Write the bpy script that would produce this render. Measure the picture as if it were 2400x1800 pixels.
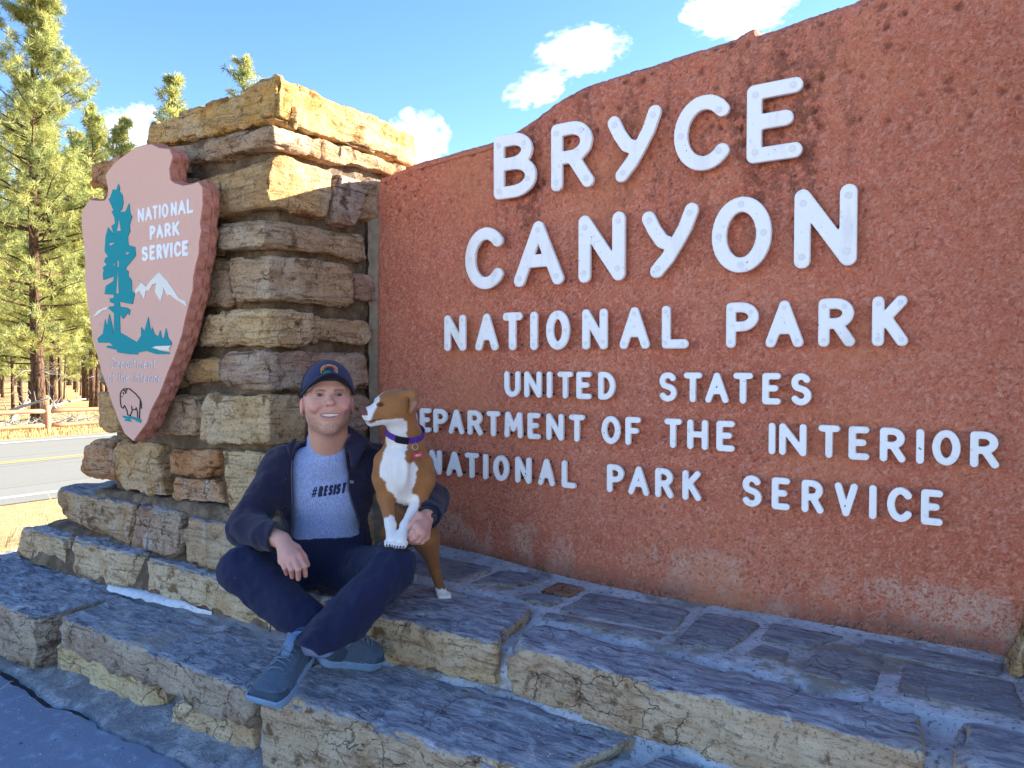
import bpy, bmesh, math, random
import numpy as np
from mathutils import Vector, Matrix, Euler

for _o in list(bpy.data.objects):
    bpy.data.objects.remove(_o, do_unlink=True)
scene = bpy.context.scene
COL = scene.collection
R = math.radians

# ------------------------------------------------------------------ camera
cam_d = bpy.data.cameras.new('camera')
cam_o = bpy.data.objects.new('camera', cam_d)
COL.objects.link(cam_o)
cam_d.sensor_width = 36.0
cam_d.lens = 36.0 * 1760.0 / 2400.0
cam_d.clip_start = 0.05
cam_d.clip_end = 20000
cam_o.location = (0, 0, 1.33)
cam_o.rotation_euler = (R(90 - 1.562), 0, R(32.9))
scene.camera = cam_o

# ------------------------------------------------------------------ sky and sun
SUN = Vector((0.55, 0.835, 0.352)).normalized()
SUN_EL = math.asin(SUN.z)
world = bpy.data.worlds.new('World')
scene.world = world
world.use_nodes = True
_nt = world.node_tree
_sky = _nt.nodes.new('ShaderNodeTexSky')
_sky.sky_type = 'NISHITA'
_sky.sun_disc = False
_sky.sun_elevation = SUN_EL
_sky.sun_rotation = math.atan2(SUN.x, SUN.y)
_sky.altitude = 2400
_sky.air_density = 1.0
_sky.dust_density = 0.6
_sky.ozone_density = 2.0
_hs = _nt.nodes.new('ShaderNodeHueSaturation')
_hs.inputs['Saturation'].default_value = 1.32
_tn = _nt.nodes.new('ShaderNodeMix'); _tn.data_type = 'RGBA'; _tn.blend_type = 'MULTIPLY'; _tn.inputs[0].default_value = 1.0
_tn.inputs[7].default_value = (1.0, 0.83, 0.76, 1)      # warmer balance, the same over the whole sky
_nt.links.new(_sky.outputs[0], _tn.inputs[6])
_nt.links.new(_tn.outputs[2], _hs.inputs['Color'])
_nt.links.new(_hs.outputs[0], _nt.nodes['Background'].inputs[0])
_nt.nodes['Background'].inputs[1].default_value = 0.11
sun_d = bpy.data.lights.new('sun', 'SUN')
sun_d.energy = 5.0
sun_d.angle = R(0.53)
sun_d.color = (1.0, 0.93, 0.80)
sun_o = bpy.data.objects.new('sun', sun_d)
COL.objects.link(sun_o)
sun_o.rotation_euler = SUN.to_track_quat('Z', 'Y').to_euler()
sun_o.location = (30, 45, 30)

scene.view_settings.view_transform = 'Standard'
scene.view_settings.look = 'None'
scene.view_settings.gamma = 1.0
scene.view_settings.use_curve_mapping = False
scene.view_settings.exposure = 2.48
scene.cycles.max_bounces = 8
scene.cycles.diffuse_bounces = 4
scene.cycles.transparent_max_bounces = 16
scene.cycles.volume_bounces = 3

# ------------------------------------------------------------------ object helpers
def tag(o, label=None, cat=None, group=None, kind=None):
    if label: o['label'] = label
    if cat: o['category'] = cat
    if group: o['group'] = group
    if kind: o['kind'] = kind
    return o

def thing(name, loc, label, cat, group=None):
    o = bpy.data.objects.new(name, None)
    o.empty_display_size = 0.1
    o.location = loc
    COL.objects.link(o)
    return tag(o, label, cat, group)

def link(name, me, m=None, parent=None, color=None):
    """a mesh object whose mesh is in world space; the parent offset is undone so it stays put"""
    o = bpy.data.objects.new(name, me)
    COL.objects.link(o)
    if m is not None and len(me.materials) == 0:
        for q in (m if isinstance(m, (list, tuple)) else [m]):
            me.materials.append(q)
    if parent is not None:
        o.parent = parent
        M = Matrix.Identity(4); p = parent
        while p is not None:
            M = p.matrix_parent_inverse @ p.matrix_basis @ M
            p = p.parent
        o.matrix_parent_inverse = M.inverted()
    if color is not None:
        o.color = color
    return o

def mesh_np(name, V, F, smooth=True, fmat=None, attrs=None, cols=None):
    """mesh from arrays; F is (n,3) or (n,4) int array or list of polys"""
    me = bpy.data.meshes.new(name)
    V = np.asarray(V, dtype=np.float64)
    if isinstance(F, np.ndarray) and F.ndim == 2:
        k = F.shape[1]
        me.vertices.add(len(V)); me.vertices.foreach_set('co', V.ravel())
        me.loops.add(F.size); me.loops.foreach_set('vertex_index', F.ravel().astype(np.int32))
        me.polygons.add(len(F))
        me.polygons.foreach_set('loop_start', np.arange(0, F.size, k, dtype=np.int32))
        me.polygons.foreach_set('loop_total', np.full(len(F), k, dtype=np.int32))
        me.update(calc_edges=True)
    else:
        me.from_pydata([tuple(v) for v in V], [], [tuple(f) for f in F])
        me.update()
    me.polygons.foreach_set('use_smooth', np.full(len(me.polygons), bool(smooth)))
    if fmat is not None:
        me.polygons.foreach_set('material_index', np.asarray(fmat, dtype=np.int32))
    for k, a in (attrs or {}).items():
        at = me.attributes.new(k, 'FLOAT', 'POINT'); at.data.foreach_set('value', np.asarray(a, dtype=np.float32))
    for k, a in (cols or {}).items():
        a = np.asarray(a, dtype=np.float32)
        if a.shape[1] == 3: a = np.hstack([a, np.ones((len(a), 1), np.float32)])
        at = me.attributes.new(k, 'FLOAT_COLOR', 'POINT'); at.data.foreach_set('color', a.ravel())
    me.validate()
    return me

class MB:
    """collects simple solids into one mesh"""
    def __init__(s): s.v = []; s.f = []; s.m = []
    def add(s, V, F, mi=0):
        b = len(s.v); s.v += [tuple(p) for p in V]
        s.f += [tuple(i + b for i in f) for f in F]; s.m += [mi] * len(F)
        return s
    def box(s, x0, x1, y0, y1, z0, z1, mi=0):
        V = [(x, y, z) for x in (x0, x1) for y in (y0, y1) for z in (z0, z1)]
        return s.add(V, [(0,1,3,2),(4,6,7,5),(0,4,5,1),(2,3,7,6),(0,2,6,4),(1,5,7,3)], mi)
    def tube(s, pts, rad, n=8, mi=0, cap=True, squash=None):
        pts = [Vector(p) for p in pts]
        if not isinstance(rad, (list, tuple, np.ndarray)): rad = [rad] * len(pts)
        V = []; F = []; up = None
        for i, p in enumerate(pts):
            t = (pts[min(i+1, len(pts)-1)] - pts[max(i-1, 0)])
            t = t.normalized() if t.length > 1e-9 else Vector((0,0,1))
            if up is None:
                up = Vector((0,0,1)) if abs(t.z) < 0.9 else Vector((1,0,0))
            a = t.cross(up).normalized(); b = a.cross(t).normalized(); up = b
            for k in range(n):
                an = 2*math.pi*k/n
                V.append(p + a*math.cos(an)*rad[i] + b*math.sin(an)*rad[i]*(squash or 1))
        for i in range(len(pts)-1):
            for k in range(n):
                k2 = (k+1) % n
                F.append((i*n+k, i*n+k2, (i+1)*n+k2, (i+1)*n+k))
        if cap:
            F.append(tuple(range(n))[::-1]); F.append(tuple((len(pts)-1)*n+k for k in range(n)))
        return s.add(V, F, mi)
    def mesh(s, name, smooth=False):
        me = bpy.data.meshes.new(name); me.from_pydata(s.v, [], s.f); me.update()
        me.polygons.foreach_set('use_smooth', np.full(len(s.f), bool(smooth)))
        me.polygons.foreach_set('material_index', np.asarray(s.m, dtype=np.int32))
        return me
    def build(s, name, m, parent=None, smooth=False, color=None):
        return link(name, s.mesh(name, smooth), m, parent, color)

# ------------------------------------------------------------------ numpy noise
def _hash(i, j, k, seed=0):
    h = (i.astype(np.int64) * 374761393 + j.astype(np.int64) * 668265263 + k.astype(np.int64) * 2147483647 + seed * 974634777) & 0xFFFFFFFF
    h = ((h ^ (h >> 13)) * 1274126177) & 0xFFFFFFFF
    h = ((h ^ (h >> 16)) * 2246822519) & 0xFFFFFFFF
    return ((h ^ (h >> 13)) & 0xFFFFFF).astype(np.float64) / 16777215.0

def vnoise(P, s=1.0, seed=0):
    P = np.asarray(P) * s + 1000.37
    I = np.floor(P).astype(np.int64); f = P - I; f = f*f*(3-2*f)
    i, j, k = I[:,0], I[:,1], I[:,2]; x, y, z = f[:,0], f[:,1], f[:,2]
    def h(a, b, c): return _hash(i+a, j+b, k+c, seed)
    return ((h(0,0,0)*(1-x)+h(1,0,0)*x)*(1-y)+(h(0,1,0)*(1-x)+h(1,1,0)*x)*y)*(1-z) + \
           ((h(0,0,1)*(1-x)+h(1,0,1)*x)*(1-y)+(h(0,1,1)*(1-x)+h(1,1,1)*x)*y)*z - 0.5

def fbm(P, s=1.0, o=4, seed=0, g=0.5):
    r = 0; a = 1.0
    for q in range(o):
        r = r + a * vnoise(P, s, seed + q*17); s *= 2.03; a *= g
    return r

def worley(P, s=1.0, seed=0):
    """distance to nearest random point (cells of 1/s) and that point's random value"""
    P = np.asarray(P) * s + 500.5
    I = np.floor(P).astype(np.int64)
    best = np.full(len(P), 9.0); rv = np.zeros(len(P))
    for a in (-1,0,1):
        for b in (-1,0,1):
            for c in (-1,0,1):
                i, j, k = I[:,0]+a, I[:,1]+b, I[:,2]+c
                q = np.stack([i+_hash(i,j,k,seed), j+_hash(i,j,k,seed+5), k+_hash(i,j,k,seed+9)], 1)
                d = np.sqrt(((q-P)**2).sum(1)); m = d < best
                best = np.where(m, d, best); rv = np.where(m, _hash(i,j,k,seed+21), rv)
    return best, rv

def facets(P, s=1.0, seed=0):
    """chipped relief: every cell of a random cell pattern is a plane with its own tilt and height"""
    P = np.asarray(P)*s + 300.5; I = np.floor(P).astype(np.int64)
    best = np.full(len(P), 9.0); out = np.zeros(len(P))
    for a in (-1,0,1):
        for b in (-1,0,1):
            for c in (-1,0,1):
                i, j, k = I[:,0]+a, I[:,1]+b, I[:,2]+c
                q = np.stack([i+_hash(i,j,k,seed), j+_hash(i,j,k,seed+5), k+_hash(i,j,k,seed+9)], 1); df = P-q
                d = (df**2).sum(1); m = d < best
                t = np.stack([_hash(i,j,k,seed+31), _hash(i,j,k,seed+32), _hash(i,j,k,seed+33)], 1)-.5
                h = (df*t).sum(1)*1.6 + (_hash(i,j,k,seed+34)-.5)*.5
                best = np.where(m, d, best); out = np.where(m, h, out)
    return out

def sstep(a, b, x):
    t = np.clip((x-a)/(b-a), 0, 1); return t*t*(3-2*t)

# ------------------------------------------------------------------ material helpers
class NT:
    def __init__(s, name):
        s.mat = bpy.data.materials.new(name); s.mat.use_nodes = True
        s.t = s.mat.node_tree; s.b = s.t.nodes['Principled BSDF']; s.out = s.t.nodes['Material Output']
    def n(s, typ, **k):
        nd = s.t.nodes.new(typ)
        for a, v in k.items(): setattr(nd, a, v)
        return nd
    def put(s, sock, v):
        if v is None: return
        if hasattr(v, 'is_linked') or isinstance(v, bpy.types.NodeSocket): s.t.links.new(v, sock)
        else:
            if isinstance(v, tuple) and len(v) == 3 and sock.type == 'RGBA': v = (*v, 1)
            sock.default_value = v
    def obj(s): return s.n('ShaderNodeTexCoord').outputs['Object']
    def pos(s): return s.n('ShaderNodeNewGeometry').outputs['Position']
    def nrm(s): return s.n('ShaderNodeNewGeometry').outputs['Normal']
    def sep(s, v, i):
        q = s.n('ShaderNodeSeparateXYZ'); s.put(q.inputs[0], v); return q.outputs[i]
    def map(s, v, sc=(1,1,1), loc=(0,0,0), rot=(0,0,0)):
        q = s.n('ShaderNodeMapping'); s.put(q.inputs[0], v)
        q.inputs['Scale'].default_value = sc; q.inputs['Location'].default_value = loc; q.inputs['Rotation'].default_value = rot
        return q.outputs[0]
    def noise(s, v, sc, det=4, rough=0.55, dist=0.0, col=False):
        q = s.n('ShaderNodeTexNoise'); s.put(q.inputs['Vector'], v)
        q.inputs['Scale'].default_value = sc; q.inputs['Detail'].default_value = det
        q.inputs['Roughness'].default_value = rough; q.inputs['Distortion'].default_value = dist
        return q.outputs['Color' if col else 'Fac']
    def vor(s, v, sc, feat='F1', out='Distance', rnd=1.0):
        q = s.n('ShaderNodeTexVoronoi', feature=feat); s.put(q.inputs['Vector'], v)
        q.inputs['Scale'].default_value = sc; q.inputs['Randomness'].default_value = rnd
        return q.outputs[out]
    def ramp(s, f, stops, interp='LINEAR'):
        q = s.n('ShaderNodeValToRGB'); s.put(q.inputs[0], f); e = q.color_ramp.elements
        q.color_ramp.interpolation = interp
        while len(e) < len(stops): e.new(0.5)
        for x, (p, c) in zip(e, stops):
            x.position = p
            x.color = (c, c, c, 1) if not isinstance(c, tuple) else (*c, 1)[:4]
        return q.outputs[0]
    def math(s, op, a, b=None, clamp=False):
        q = s.n('ShaderNodeMath', operation=op, use_clamp=clamp); s.put(q.inputs[0], a); s.put(q.inputs[1], b)
        return q.outputs[0]
    def rng(s, v, a, b, c=0.0, d=1.0):
        q = s.n('ShaderNodeMapRange', clamp=True, interpolation_type='SMOOTHSTEP'); s.put(q.inputs[0], v)
        for i, x in zip((1,2,3,4), (a,b,c,d)): q.inputs[i].default_value = x
        return q.outputs[0]
    def mix(s, f, a, b, mode='MIX'):
        q = s.n('ShaderNodeMix', data_type='RGBA', blend_type=mode, clamp_factor=True)
        s.put(q.inputs[0], f); s.put(q.inputs[6], a); s.put(q.inputs[7], b); return q.outputs[2]
    def attr(s, name, out='Fac'):
        q = s.n('ShaderNodeAttribute', attribute_name=name); return q.outputs[out]
    def info(s, out): return s.n('ShaderNodeObjectInfo').outputs[out]
    def bump(s, h, st=0.5, d=0.01, prev=None):
        q = s.n('ShaderNodeBump'); q.inputs['Strength'].default_value = st; q.inputs['Distance'].default_value = d
        s.put(q.inputs['Height'], h); s.put(q.inputs['Normal'], prev); return q.outputs[0]
    def fin(s, col=None, rough=0.8, nrm=None, spec=0.3, **k):
        s.put(s.b.inputs['Base Color'], col); s.put(s.b.inputs['Roughness'], rough)
        s.put(s.b.inputs['Normal'], nrm); s.b.inputs['Specular IOR Level'].default_value = spec
        for a, v in k.items(): s.put(s.b.inputs[a.replace('_', ' ')], v)
        return s.mat

def plain(name, col, rough=0.7, var=0.12, sc=20, bump=0.0, spec=0.3, metal=0.0):
    g = NT(name); o = g.pos(); n = g.noise(o, sc, 5)
    c = g.mix(n, tuple(x*(1-var) for x in col), tuple(min(1, x*(1+var)) for x in col))
    nm = g.bump(g.noise(o, sc*4, 4), bump, 0.004) if bump else None
    return g.fin(c, rough, nm, spec, Metallic=metal)

# ------------------------------------------------------------------ sparse surface nets (signed distance -> mesh)
def surface_nets(sdf, lo, hi, h, slack=1.35, B=8):
    lo = np.array(lo, float); hi = np.array(hi, float)
    nb = np.ceil((hi-lo)/(h*B)).astype(int)
    bi = np.stack(np.meshgrid(*[np.arange(n) for n in nb], indexing='ij'), -1).reshape(-1, 3)
    cen = lo + (bi + 0.5)*h*B
    d = np.concatenate([sdf(cen[a:a+200000]) for a in range(0, len(cen), 200000)])
    bi = bi[np.abs(d) < h*B*0.87*slack]
    r = np.arange(B+1)
    off = np.stack(np.meshgrid(r, r, r, indexing='ij'), -1).reshape(-1, 3)
    keys = []; verts = []; faces_e = []
    N = nb*B + 3
    C8 = np.array([(a,b,c) for a in (0,1) for b in (0,1) for c in (0,1)])
    E12 = [(i, j) for i in range(8) for j in range(i+1, 8) if np.abs(C8[i]-C8[j]).sum() == 1]
    for a in range(0, len(bi), 400):
        bb = bi[a:a+400]
        G = bb[:,None,:]*B + off[None]
        P = lo + G*h
        S = sdf(P.reshape(-1, 3)).reshape(len(bb), B+1, B+1, B+1)
        c = np.stack([S[:, x:x+B, y:y+B, z:z+B] for x,y,z in C8], -1)     # nb,B,B,B,8
        neg = c < 0
        act = neg.any(-1) & ~neg.all(-1)
        w = np.argwhere(act)
        if len(w) == 0: continue
        cc = c[act]; ng = neg[act]
        gi = bb[w[:,0]]*B + w[:,1:]
        acc = np.zeros((len(w), 3)); cnt = np.zeros(len(w))
        for i, j in E12:
            m = ng[:,i] != ng[:,j]
            t = np.where(m, cc[:,i]/(cc[:,i]-cc[:,j]+1e-12), 0)
            p = C8[i] + (C8[j]-C8[i])*t[:,None]
            acc += p*m[:,None]; cnt += m
        verts.append(lo + (gi + acc/cnt[:,None])*h)
        keys.append((gi[:,0]*N[1] + gi[:,1])*N[2] + gi[:,2])
        fl = np.stack([ng[:,0] != ng[:,4], ng[:,0] != ng[:,2], ng[:,0] != ng[:,1], ng[:,0]], 1)
        faces_e.append(fl)
    K = np.concatenate(keys); V = np.concatenate(verts); FL = np.concatenate(faces_e)
    o = np.argsort(K); K = K[o]; V = V[o]; FL = FL[o]
    st = np.array([N[1]*N[2], N[2], 1])
    Q = []
    for ax in range(3):
        b, c = (ax+1) % 3, (ax+2) % 3
        idx = np.nonzero(FL[:,ax])[0]
        k0 = K[idx]; q = [idx]; ok = np.ones(len(idx), bool)
        for dk in (st[b], st[b]+st[c], st[c]):
            p = np.searchsorted(K, k0-dk); p = np.minimum(p, len(K)-1)
            ok &= K[p] == k0-dk; q.append(p)
        q = np.stack(q, 1); fl = FL[idx, 3]
        q = np.where(fl[:,None], q, q[:,::-1])
        Q.append(q[ok])
    return V, np.concatenate(Q)

def relax(V, F, it=1, k=0.5):
    for _ in range(it):
        A = np.zeros_like(V); n = np.zeros(len(V))
        for i in range(4):
            for j in ((i+1) % 4, (i+3) % 4):
                np.add.at(A, F[:,i], V[F[:,j]]); np.add.at(n, F[:,i], 1)
        V = V*(1-k) + k*A/np.maximum(n, 1)[:,None]
    return V

def smin(a, b, k):
    h = np.clip(0.5 + 0.5*(b-a)/k, 0, 1); return b + (a-b)*h - k*h*(1-h)
def smax(a, b, k): return -smin(-a, -b, k)
def capsule(P, a, b, ra, rb):
    a = np.asarray(a, float); b = np.asarray(b, float); ab = b-a
    t = np.clip(((P-a)@ab)/(ab@ab + 1e-12), 0, 1)
    return np.sqrt((((P-a)-t[:,None]*ab)**2).sum(1)) - (ra + (rb-ra)*t)
def ellip(P, c, r, Rm=None):
    q = P - np.asarray(c, float)
    if Rm is not None: q = q @ Rm
    r = np.asarray(r, float); k0 = np.sqrt(((q/r)**2).sum(1)); k1 = np.sqrt(((q/r**2)**2).sum(1))
    return np.where(k0 < 1e-6, -r.min(), k0*(k0-1)/(k1+1e-9))
# ================================================================== SETTING
def g_height(x, y):
    """ground: level by the monument, falling to the road on the left"""
    s = sstep(-4.3, -10.6, x)
    far = sstep(25, 200, np.sqrt(x*x+y*y))
    z = -0.52*s - 0.02 - 0.02*far
    # behind the wall the bank keeps level
    z = z + 0.03*np.sin(x*0.7)*np.sin(y*0.53)*s*(x < -24)
    return z

def _gr(lim, dense):
    a = list(dense); s = dense[-1]; st = dense[-1]-dense[-2]
    while s < lim:
        st *= 1.25; s += st; a.append(s)
    b = []; s = dense[0]; st = dense[-1]-dense[-2]
    while s > -lim:
        st *= 1.25; s -= st; b.append(s)
    return np.array(b[::-1] + a)
gx = _gr(6000, np.arange(-30, 12.01, 0.5)); gy = _gr(6000, np.arange(-8, 26.01, 0.5))
X, Y = np.meshgrid(gx, gy, indexing='ij')
Vg = np.stack([X.ravel(), Y.ravel(), g_height(X.ravel(), Y.ravel())], 1)
nx, ny = len(gx), len(gy)
ii, jj = np.meshgrid(np.arange(nx-1), np.arange(ny-1), indexing='ij')
Fg = np.stack([(ii*ny+jj).ravel(), ((ii+1)*ny+jj).ravel(), ((ii+1)*ny+jj+1).ravel(), (ii*ny+jj+1).ravel()], 1)

g = NT('dry_ground'); p = g.pos()
n1 = g.noise(p, 0.35, 6, 0.6); n2 = g.noise(p, 6, 6, 0.65); n3 = g.noise(g.map(p, (1,1,0.2)), 45, 4)
c = g.mix(n1, (0.46,0.28,0.13), (0.56,0.41,0.20))
c = g.mix(g.rng(n2, 0.45, 0.65), c, (0.58,0.44,0.20))
c = g.mix(g.rng(n3, 0.55, 0.75), c, (0.22,0.15,0.08))
M_GROUND = g.fin(c, 0.95, g.bump(g.math('ADD', n2, n3), 0.8, 0.03), 0.1)
tag(link('ground', mesh_np('ground', Vg, Fg), M_GROUND), kind='structure')

# road, its direction is almost the wall's normal
RD = np.array([0.047, 0.9989]); RN = np.array([0.9989, -0.047])
def road_pt(off, along, z): q = RN*off + RD*along; return (q[0], q[1], z)
def road_strip(o0, o1, z, a0=-400, a1=900, n=60):
    al = np.linspace(a0, a1, n); V = []; F = []
    for a in al: V += [road_pt(o0, a, z), road_pt(o1, a, z)]
    for i in range(n-1): F.append((2*i, 2*i+1, 2*i+3, 2*i+2))
    return V, F
g = NT('asphalt'); p = g.pos()
n1 = g.noise(g.map(p, (0.9,0.05,1)), 2.2, 5, 0.6); n2 = g.noise(p, 90, 4, 0.7)
c = g.mix(n1, (0.20,0.195,0.17), (0.27,0.26,0.225)); c = g.mix(g.rng(n2, 0.5, 0.75), c, (0.33,0.32,0.28))
ck = g.rng(g.vor(g.map(p, (0.35,0.08,1)), 1.0, 'DISTANCE_TO_EDGE'), 0.0, 0.012, 1, 0)
c = g.mix(g.math('MULTIPLY', ck, 0.6), c, (0.05,0.05,0.05))
M_ASPH = g.fin(c, 0.85, g.bump(n2, 0.4, 0.01), 0.25)
V, F = road_strip(-20.5, -11.15, -0.528)
V = np.array(V); V[:,2] += 0.0
tag(MB().add(V, F).build('road', M_ASPH), kind='structure')
M_LINEW = plain('road_paint_white', (0.75,0.74,0.70), 0.7, 0.15, 9)
M_LINEY = plain('road_paint_yellow', (0.60,0.44,0.16), 0.7, 0.2, 9)
m = MB(); m.add(*road_strip(-19.85, -19.72, -0.522)); m.add(*road_strip(-11.77, -11.62, -0.522))
tag(m.build('road_edge_line', M_LINEW), kind='structure')
m = MB(); m.add(*road_strip(-16.02, -15.92, -0.522)); m.add(*road_strip(-15.80, -15.70, -0.522))
tag(m.build('road_centre_line', M_LINEY), kind='structure')

# concrete pavement in front of the steps, with a broken edge strip of frost-white mortar
g = NT('pavement_concrete'); p = g.pos()
n1 = g.noise(p, 1.6, 6, 0.6); n2 = g.noise(p, 14, 6, 0.7); n3 = g.noise(p, 140, 3, 0.6)
c = g.mix(n1, (0.20,0.225,0.31), (0.29,0.315,0.41)); c = g.mix(g.rng(n2, 0.48, 0.72), c, (0.38,0.42,0.55))
c = g.mix(g.rng(n3, 0.36, 0.28), c, (0.10,0.12,0.19)); c = g.mix(g.rng(n3, 0.64, 0.72), c, (0.60,0.63,0.70))
c = g.mix(g.rng(g.noise(p, 30, 2), 0.68, 0.72), c, (0.10,0.10,0.11))
M_PAVE = g.fin(c, 0.88, g.bump(g.math('ADD', n2, g.math('MULTIPLY', n3, 0.6)), 0.5, 0.008), 0.25)
rng = random.Random(5)
def jag(x0, x1, y, st, amp, sd, sm=0.0):
    xs = np.arange(x0, x1+st, st); Pn = np.stack([xs, xs*0, xs*0], 1)
    return [(a, y + amp*(b + 0.6*c2)) for a, b, c2 in zip(xs, fbm(Pn, 2.3, 3, sd)*1.6, fbm(Pn, 17, 2, sd+3))]
# slab polygon: front part with a ragged back edge near the steps
edge = jag(-5.2, 4.2, 1.455, 0.03, 0.05, 3)
nE = len(edge)
V = []; F = []
ys = [-3.6, -1.5, 0.0, 0.8, 1.2]
for i, (x, ye) in enumerate(edge):
    for yy in ys: V.append((x, yy, 0.0))
    V.append((x, ye, 0.0)); V.append((x, ye+0.004, -0.02))
k = len(ys)+2
for i in range(nE-1):
    for j in range(k-1): F.append((i*k+j, (i+1)*k+j, (i+1)*k+j+1, i*k+j+1))
tag(MB().add(V, F).build('pavement', M_PAVE, smooth=False), kind='structure')
g = NT('crumbled_edge'); p = g.pos()
n1 = g.noise(p, 7, 6, 0.7); n2 = g.noise(p, 40, 5, 0.7)
c = g.mix(g.rng(n1, 0.42, 0.66), (0.22,0.23,0.26), (0.46,0.48,0.53)); c = g.mix(g.rng(n2, 0.58, 0.7), c, (0.12,0.12,0.13))
M_FROST = g.fin(c, 0.9, g.bump(g.math('ADD', n1, n2), 0.9, 0.02), 0.3)
# strip between pavement and steps
xs = np.arange(-4.7, 1.6, 0.03); rows = []
P0 = np.stack([xs, xs*0+7, xs*0], 1)
e0 = 1.455 + 0.05*(fbm(P0-np.array([0,7,0]), 2.3, 3, 3)*1.6 + 0.6*fbm(P0-np.array([0,7,0]), 17, 2, 6))
gap = np.clip(0.006 + 0.085*fbm(P0, 1.7, 3, 44), 0.0, 0.045)
V = []; F = []; nr = 9
for i, x in enumerate(xs):
    for q in range(nr):
        t = q/(nr-1); y = (e0[i]+gap[i])*(1-t) + 1.66*t
        V.append((x, y, 0.0))
V = np.array(V); V[:,2] = 0.004 + 0.045*np.tile(np.linspace(0,1,nr), len(xs))**1.3 + 0.03*fbm(V, 9, 4, 71)*np.tile(np.minimum(1, np.linspace(0.2,2.2,nr)), len(xs))
V[::nr, 2] = -0.015
ii, jj = np.meshgrid(np.arange(len(xs)-1), np.arange(nr-1), indexing='ij')
Fq = np.stack([(ii*nr+jj).ravel(), ((ii+1)*nr+jj).ravel(), ((ii+1)*nr+jj+1).ravel(), (ii*nr+jj+1).ravel()], 1)
tag(link('pavement_edge_mortar', mesh_np('pavement_edge', V, Fq), M_FROST), kind='structure')
M_CRACK = plain('crack_filler', (0.045,0.042,0.045), 0.9, 0.3, 60, 0.3)
V = [(-5.2,1.30,-0.012),(4.2,1.30,-0.012),(4.2,1.75,-0.012),(-5.2,1.75,-0.012)]
tag(MB().add(V, [(0,1,2,3)]).build('crack_soil', M_CRACK), kind='structure')
# ================================================================== RED SIGN WALL
WALL_Y = 2.68
sign = thing('sign_wall', (-1.0, 2.9, 0.43), 'tall red sandstone sign wall with raised white letters and a wavy top edge', 'sign wall')
TOPX = np.array([-2.53,-2.49,-2.30,-2.12,-1.90,-1.748,-1.63,-1.523,-1.40,-1.218,-1.07,-.944,-.80,-.775,-.735,-.725,-.65,-.50,-.403,-.15,.15,.5,.9])
TOPZ = np.array([2.19,2.235,2.265,2.283,2.298,2.313,2.355,2.405,2.437,2.46,2.472,2.488,2.492,2.505,2.512,2.487,2.49,2.505,2.515,2.56,2.58,2.54,2.45])
def wall_top(x): return np.interp(x, TOPX, TOPZ)
xs = np.concatenate([np.arange(-2.53, 0.34, 0.0068), np.arange(0.34, 0.9, 0.03)])
nv = 310
rr = 0.055                                  # rounded top front edge
V = np.zeros((len(xs), 0, 3)); rows = []
tz = np.linspace(0, 1, nv)
def ring(x, zt):
    out = []
    zb = 0.36
    fz = zb + (zt - rr - zb)*tz
    out.append(np.stack([np.full(nv, x), np.full(nv, WALL_Y), fz], 1))
    an = np.linspace(0, math.pi/2, 12)[1:]
    out.append(np.stack([np.full(11, x), WALL_Y + rr - rr*np.cos(an), zt - rr + rr*np.sin(an)], 1))
    yb = np.linspace(WALL_Y+rr, WALL_Y+0.42, 24)[1:]
    out.append(np.stack([np.full(23, x), yb, zt - 0.25*(yb-WALL_Y-rr)**2], 1))
    out.append(np.array([[x, WALL_Y+0.46, zt-0.1], [x, WALL_Y+0.46, zb]]))
    return np.concatenate(out)
G = np.stack([ring(x, wall_top(x)) for x in xs])
nr = G.shape[1]
P = G.reshape(-1, 3)
# round the left vertical edge
dx = np.clip(0.05 - (P[:,0] + 2.53), 0, 0.05)
front = P[:,1] < WALL_Y + 0.2
P[:,1] += np.where(front, 0.05 - np.sqrt(np.maximum(0.05**2 - dx**2, 0)), 0)
Q = P.copy()
und = fbm(Q*np.array([1,.2,1]), 1.3, 4, 11)
und2 = fbm(Q, 6, 4, 15)
# bubbly pits: three sizes, more and deeper towards the top
hi = sstep(1.55, 2.25, Q[:,2] + 0.10*und)
Qw = Q + .012*np.stack([vnoise(Q, 25, 91), 0*Q[:,0], vnoise(Q, 25, 92)], 1)
d1, r1 = worley(Qw, 52, 1); d2, r2 = worley(Qw, 20, 2); d3, r3 = worley(Qw, 88, 3)
rad1 = 0.18 + 0.42*r1
pit1 = np.clip(1 - d1/rad1, 0, 1); pit1 = np.where(r1 > 0.35 - 0.2*hi, pit1, 0)
pit2 = np.clip(1 - d2/(0.12+0.28*r2), 0, 1); pit2 = np.where(r2 > 0.62 - 0.25*hi, pit2, 0)
pit3 = np.clip(1 - d3/(0.2+0.35*r3), 0, 1); pit3 = np.where(r3 > 0.45, pit3, 0)
rim = np.exp(-((d1-rad1)/0.10)**2)*(r1 > 0.35) + 0.5*np.exp(-((d3-0.4)/0.12)**2)*(r3 > 0.45)
rough = sstep(-0.25, 0.35, fbm(Q, 3.1, 3, 33))
depth = 0.0075*np.sqrt(pit1)*(0.5+0.8*hi)*(0.35+0.65*rough) + 0.012*np.sqrt(pit2)*hi + 0.0045*np.sqrt(pit3)
out = 0.020*und + 0.009*und2 - depth + 0.0016*rim
base = sstep(0.80, 0.45, Q[:,2])             # weathered foot of the wall recedes a little at the left
nrm = np.zeros_like(Q); nrm[:,1] = -1
topm = (Q[:,1] > WALL_Y + 0.002) & (Q[:,2] > 1.0)
nrm[topm] = (0, -0.55, 0.83)
backm = Q[:,1] > WALL_Y + 0.3
out[backm] *= 0.3
fade = np.where((Q[:,2] < 0.40), 0.0, 1.0)
Q += nrm*(out*fade)[:,None]
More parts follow.
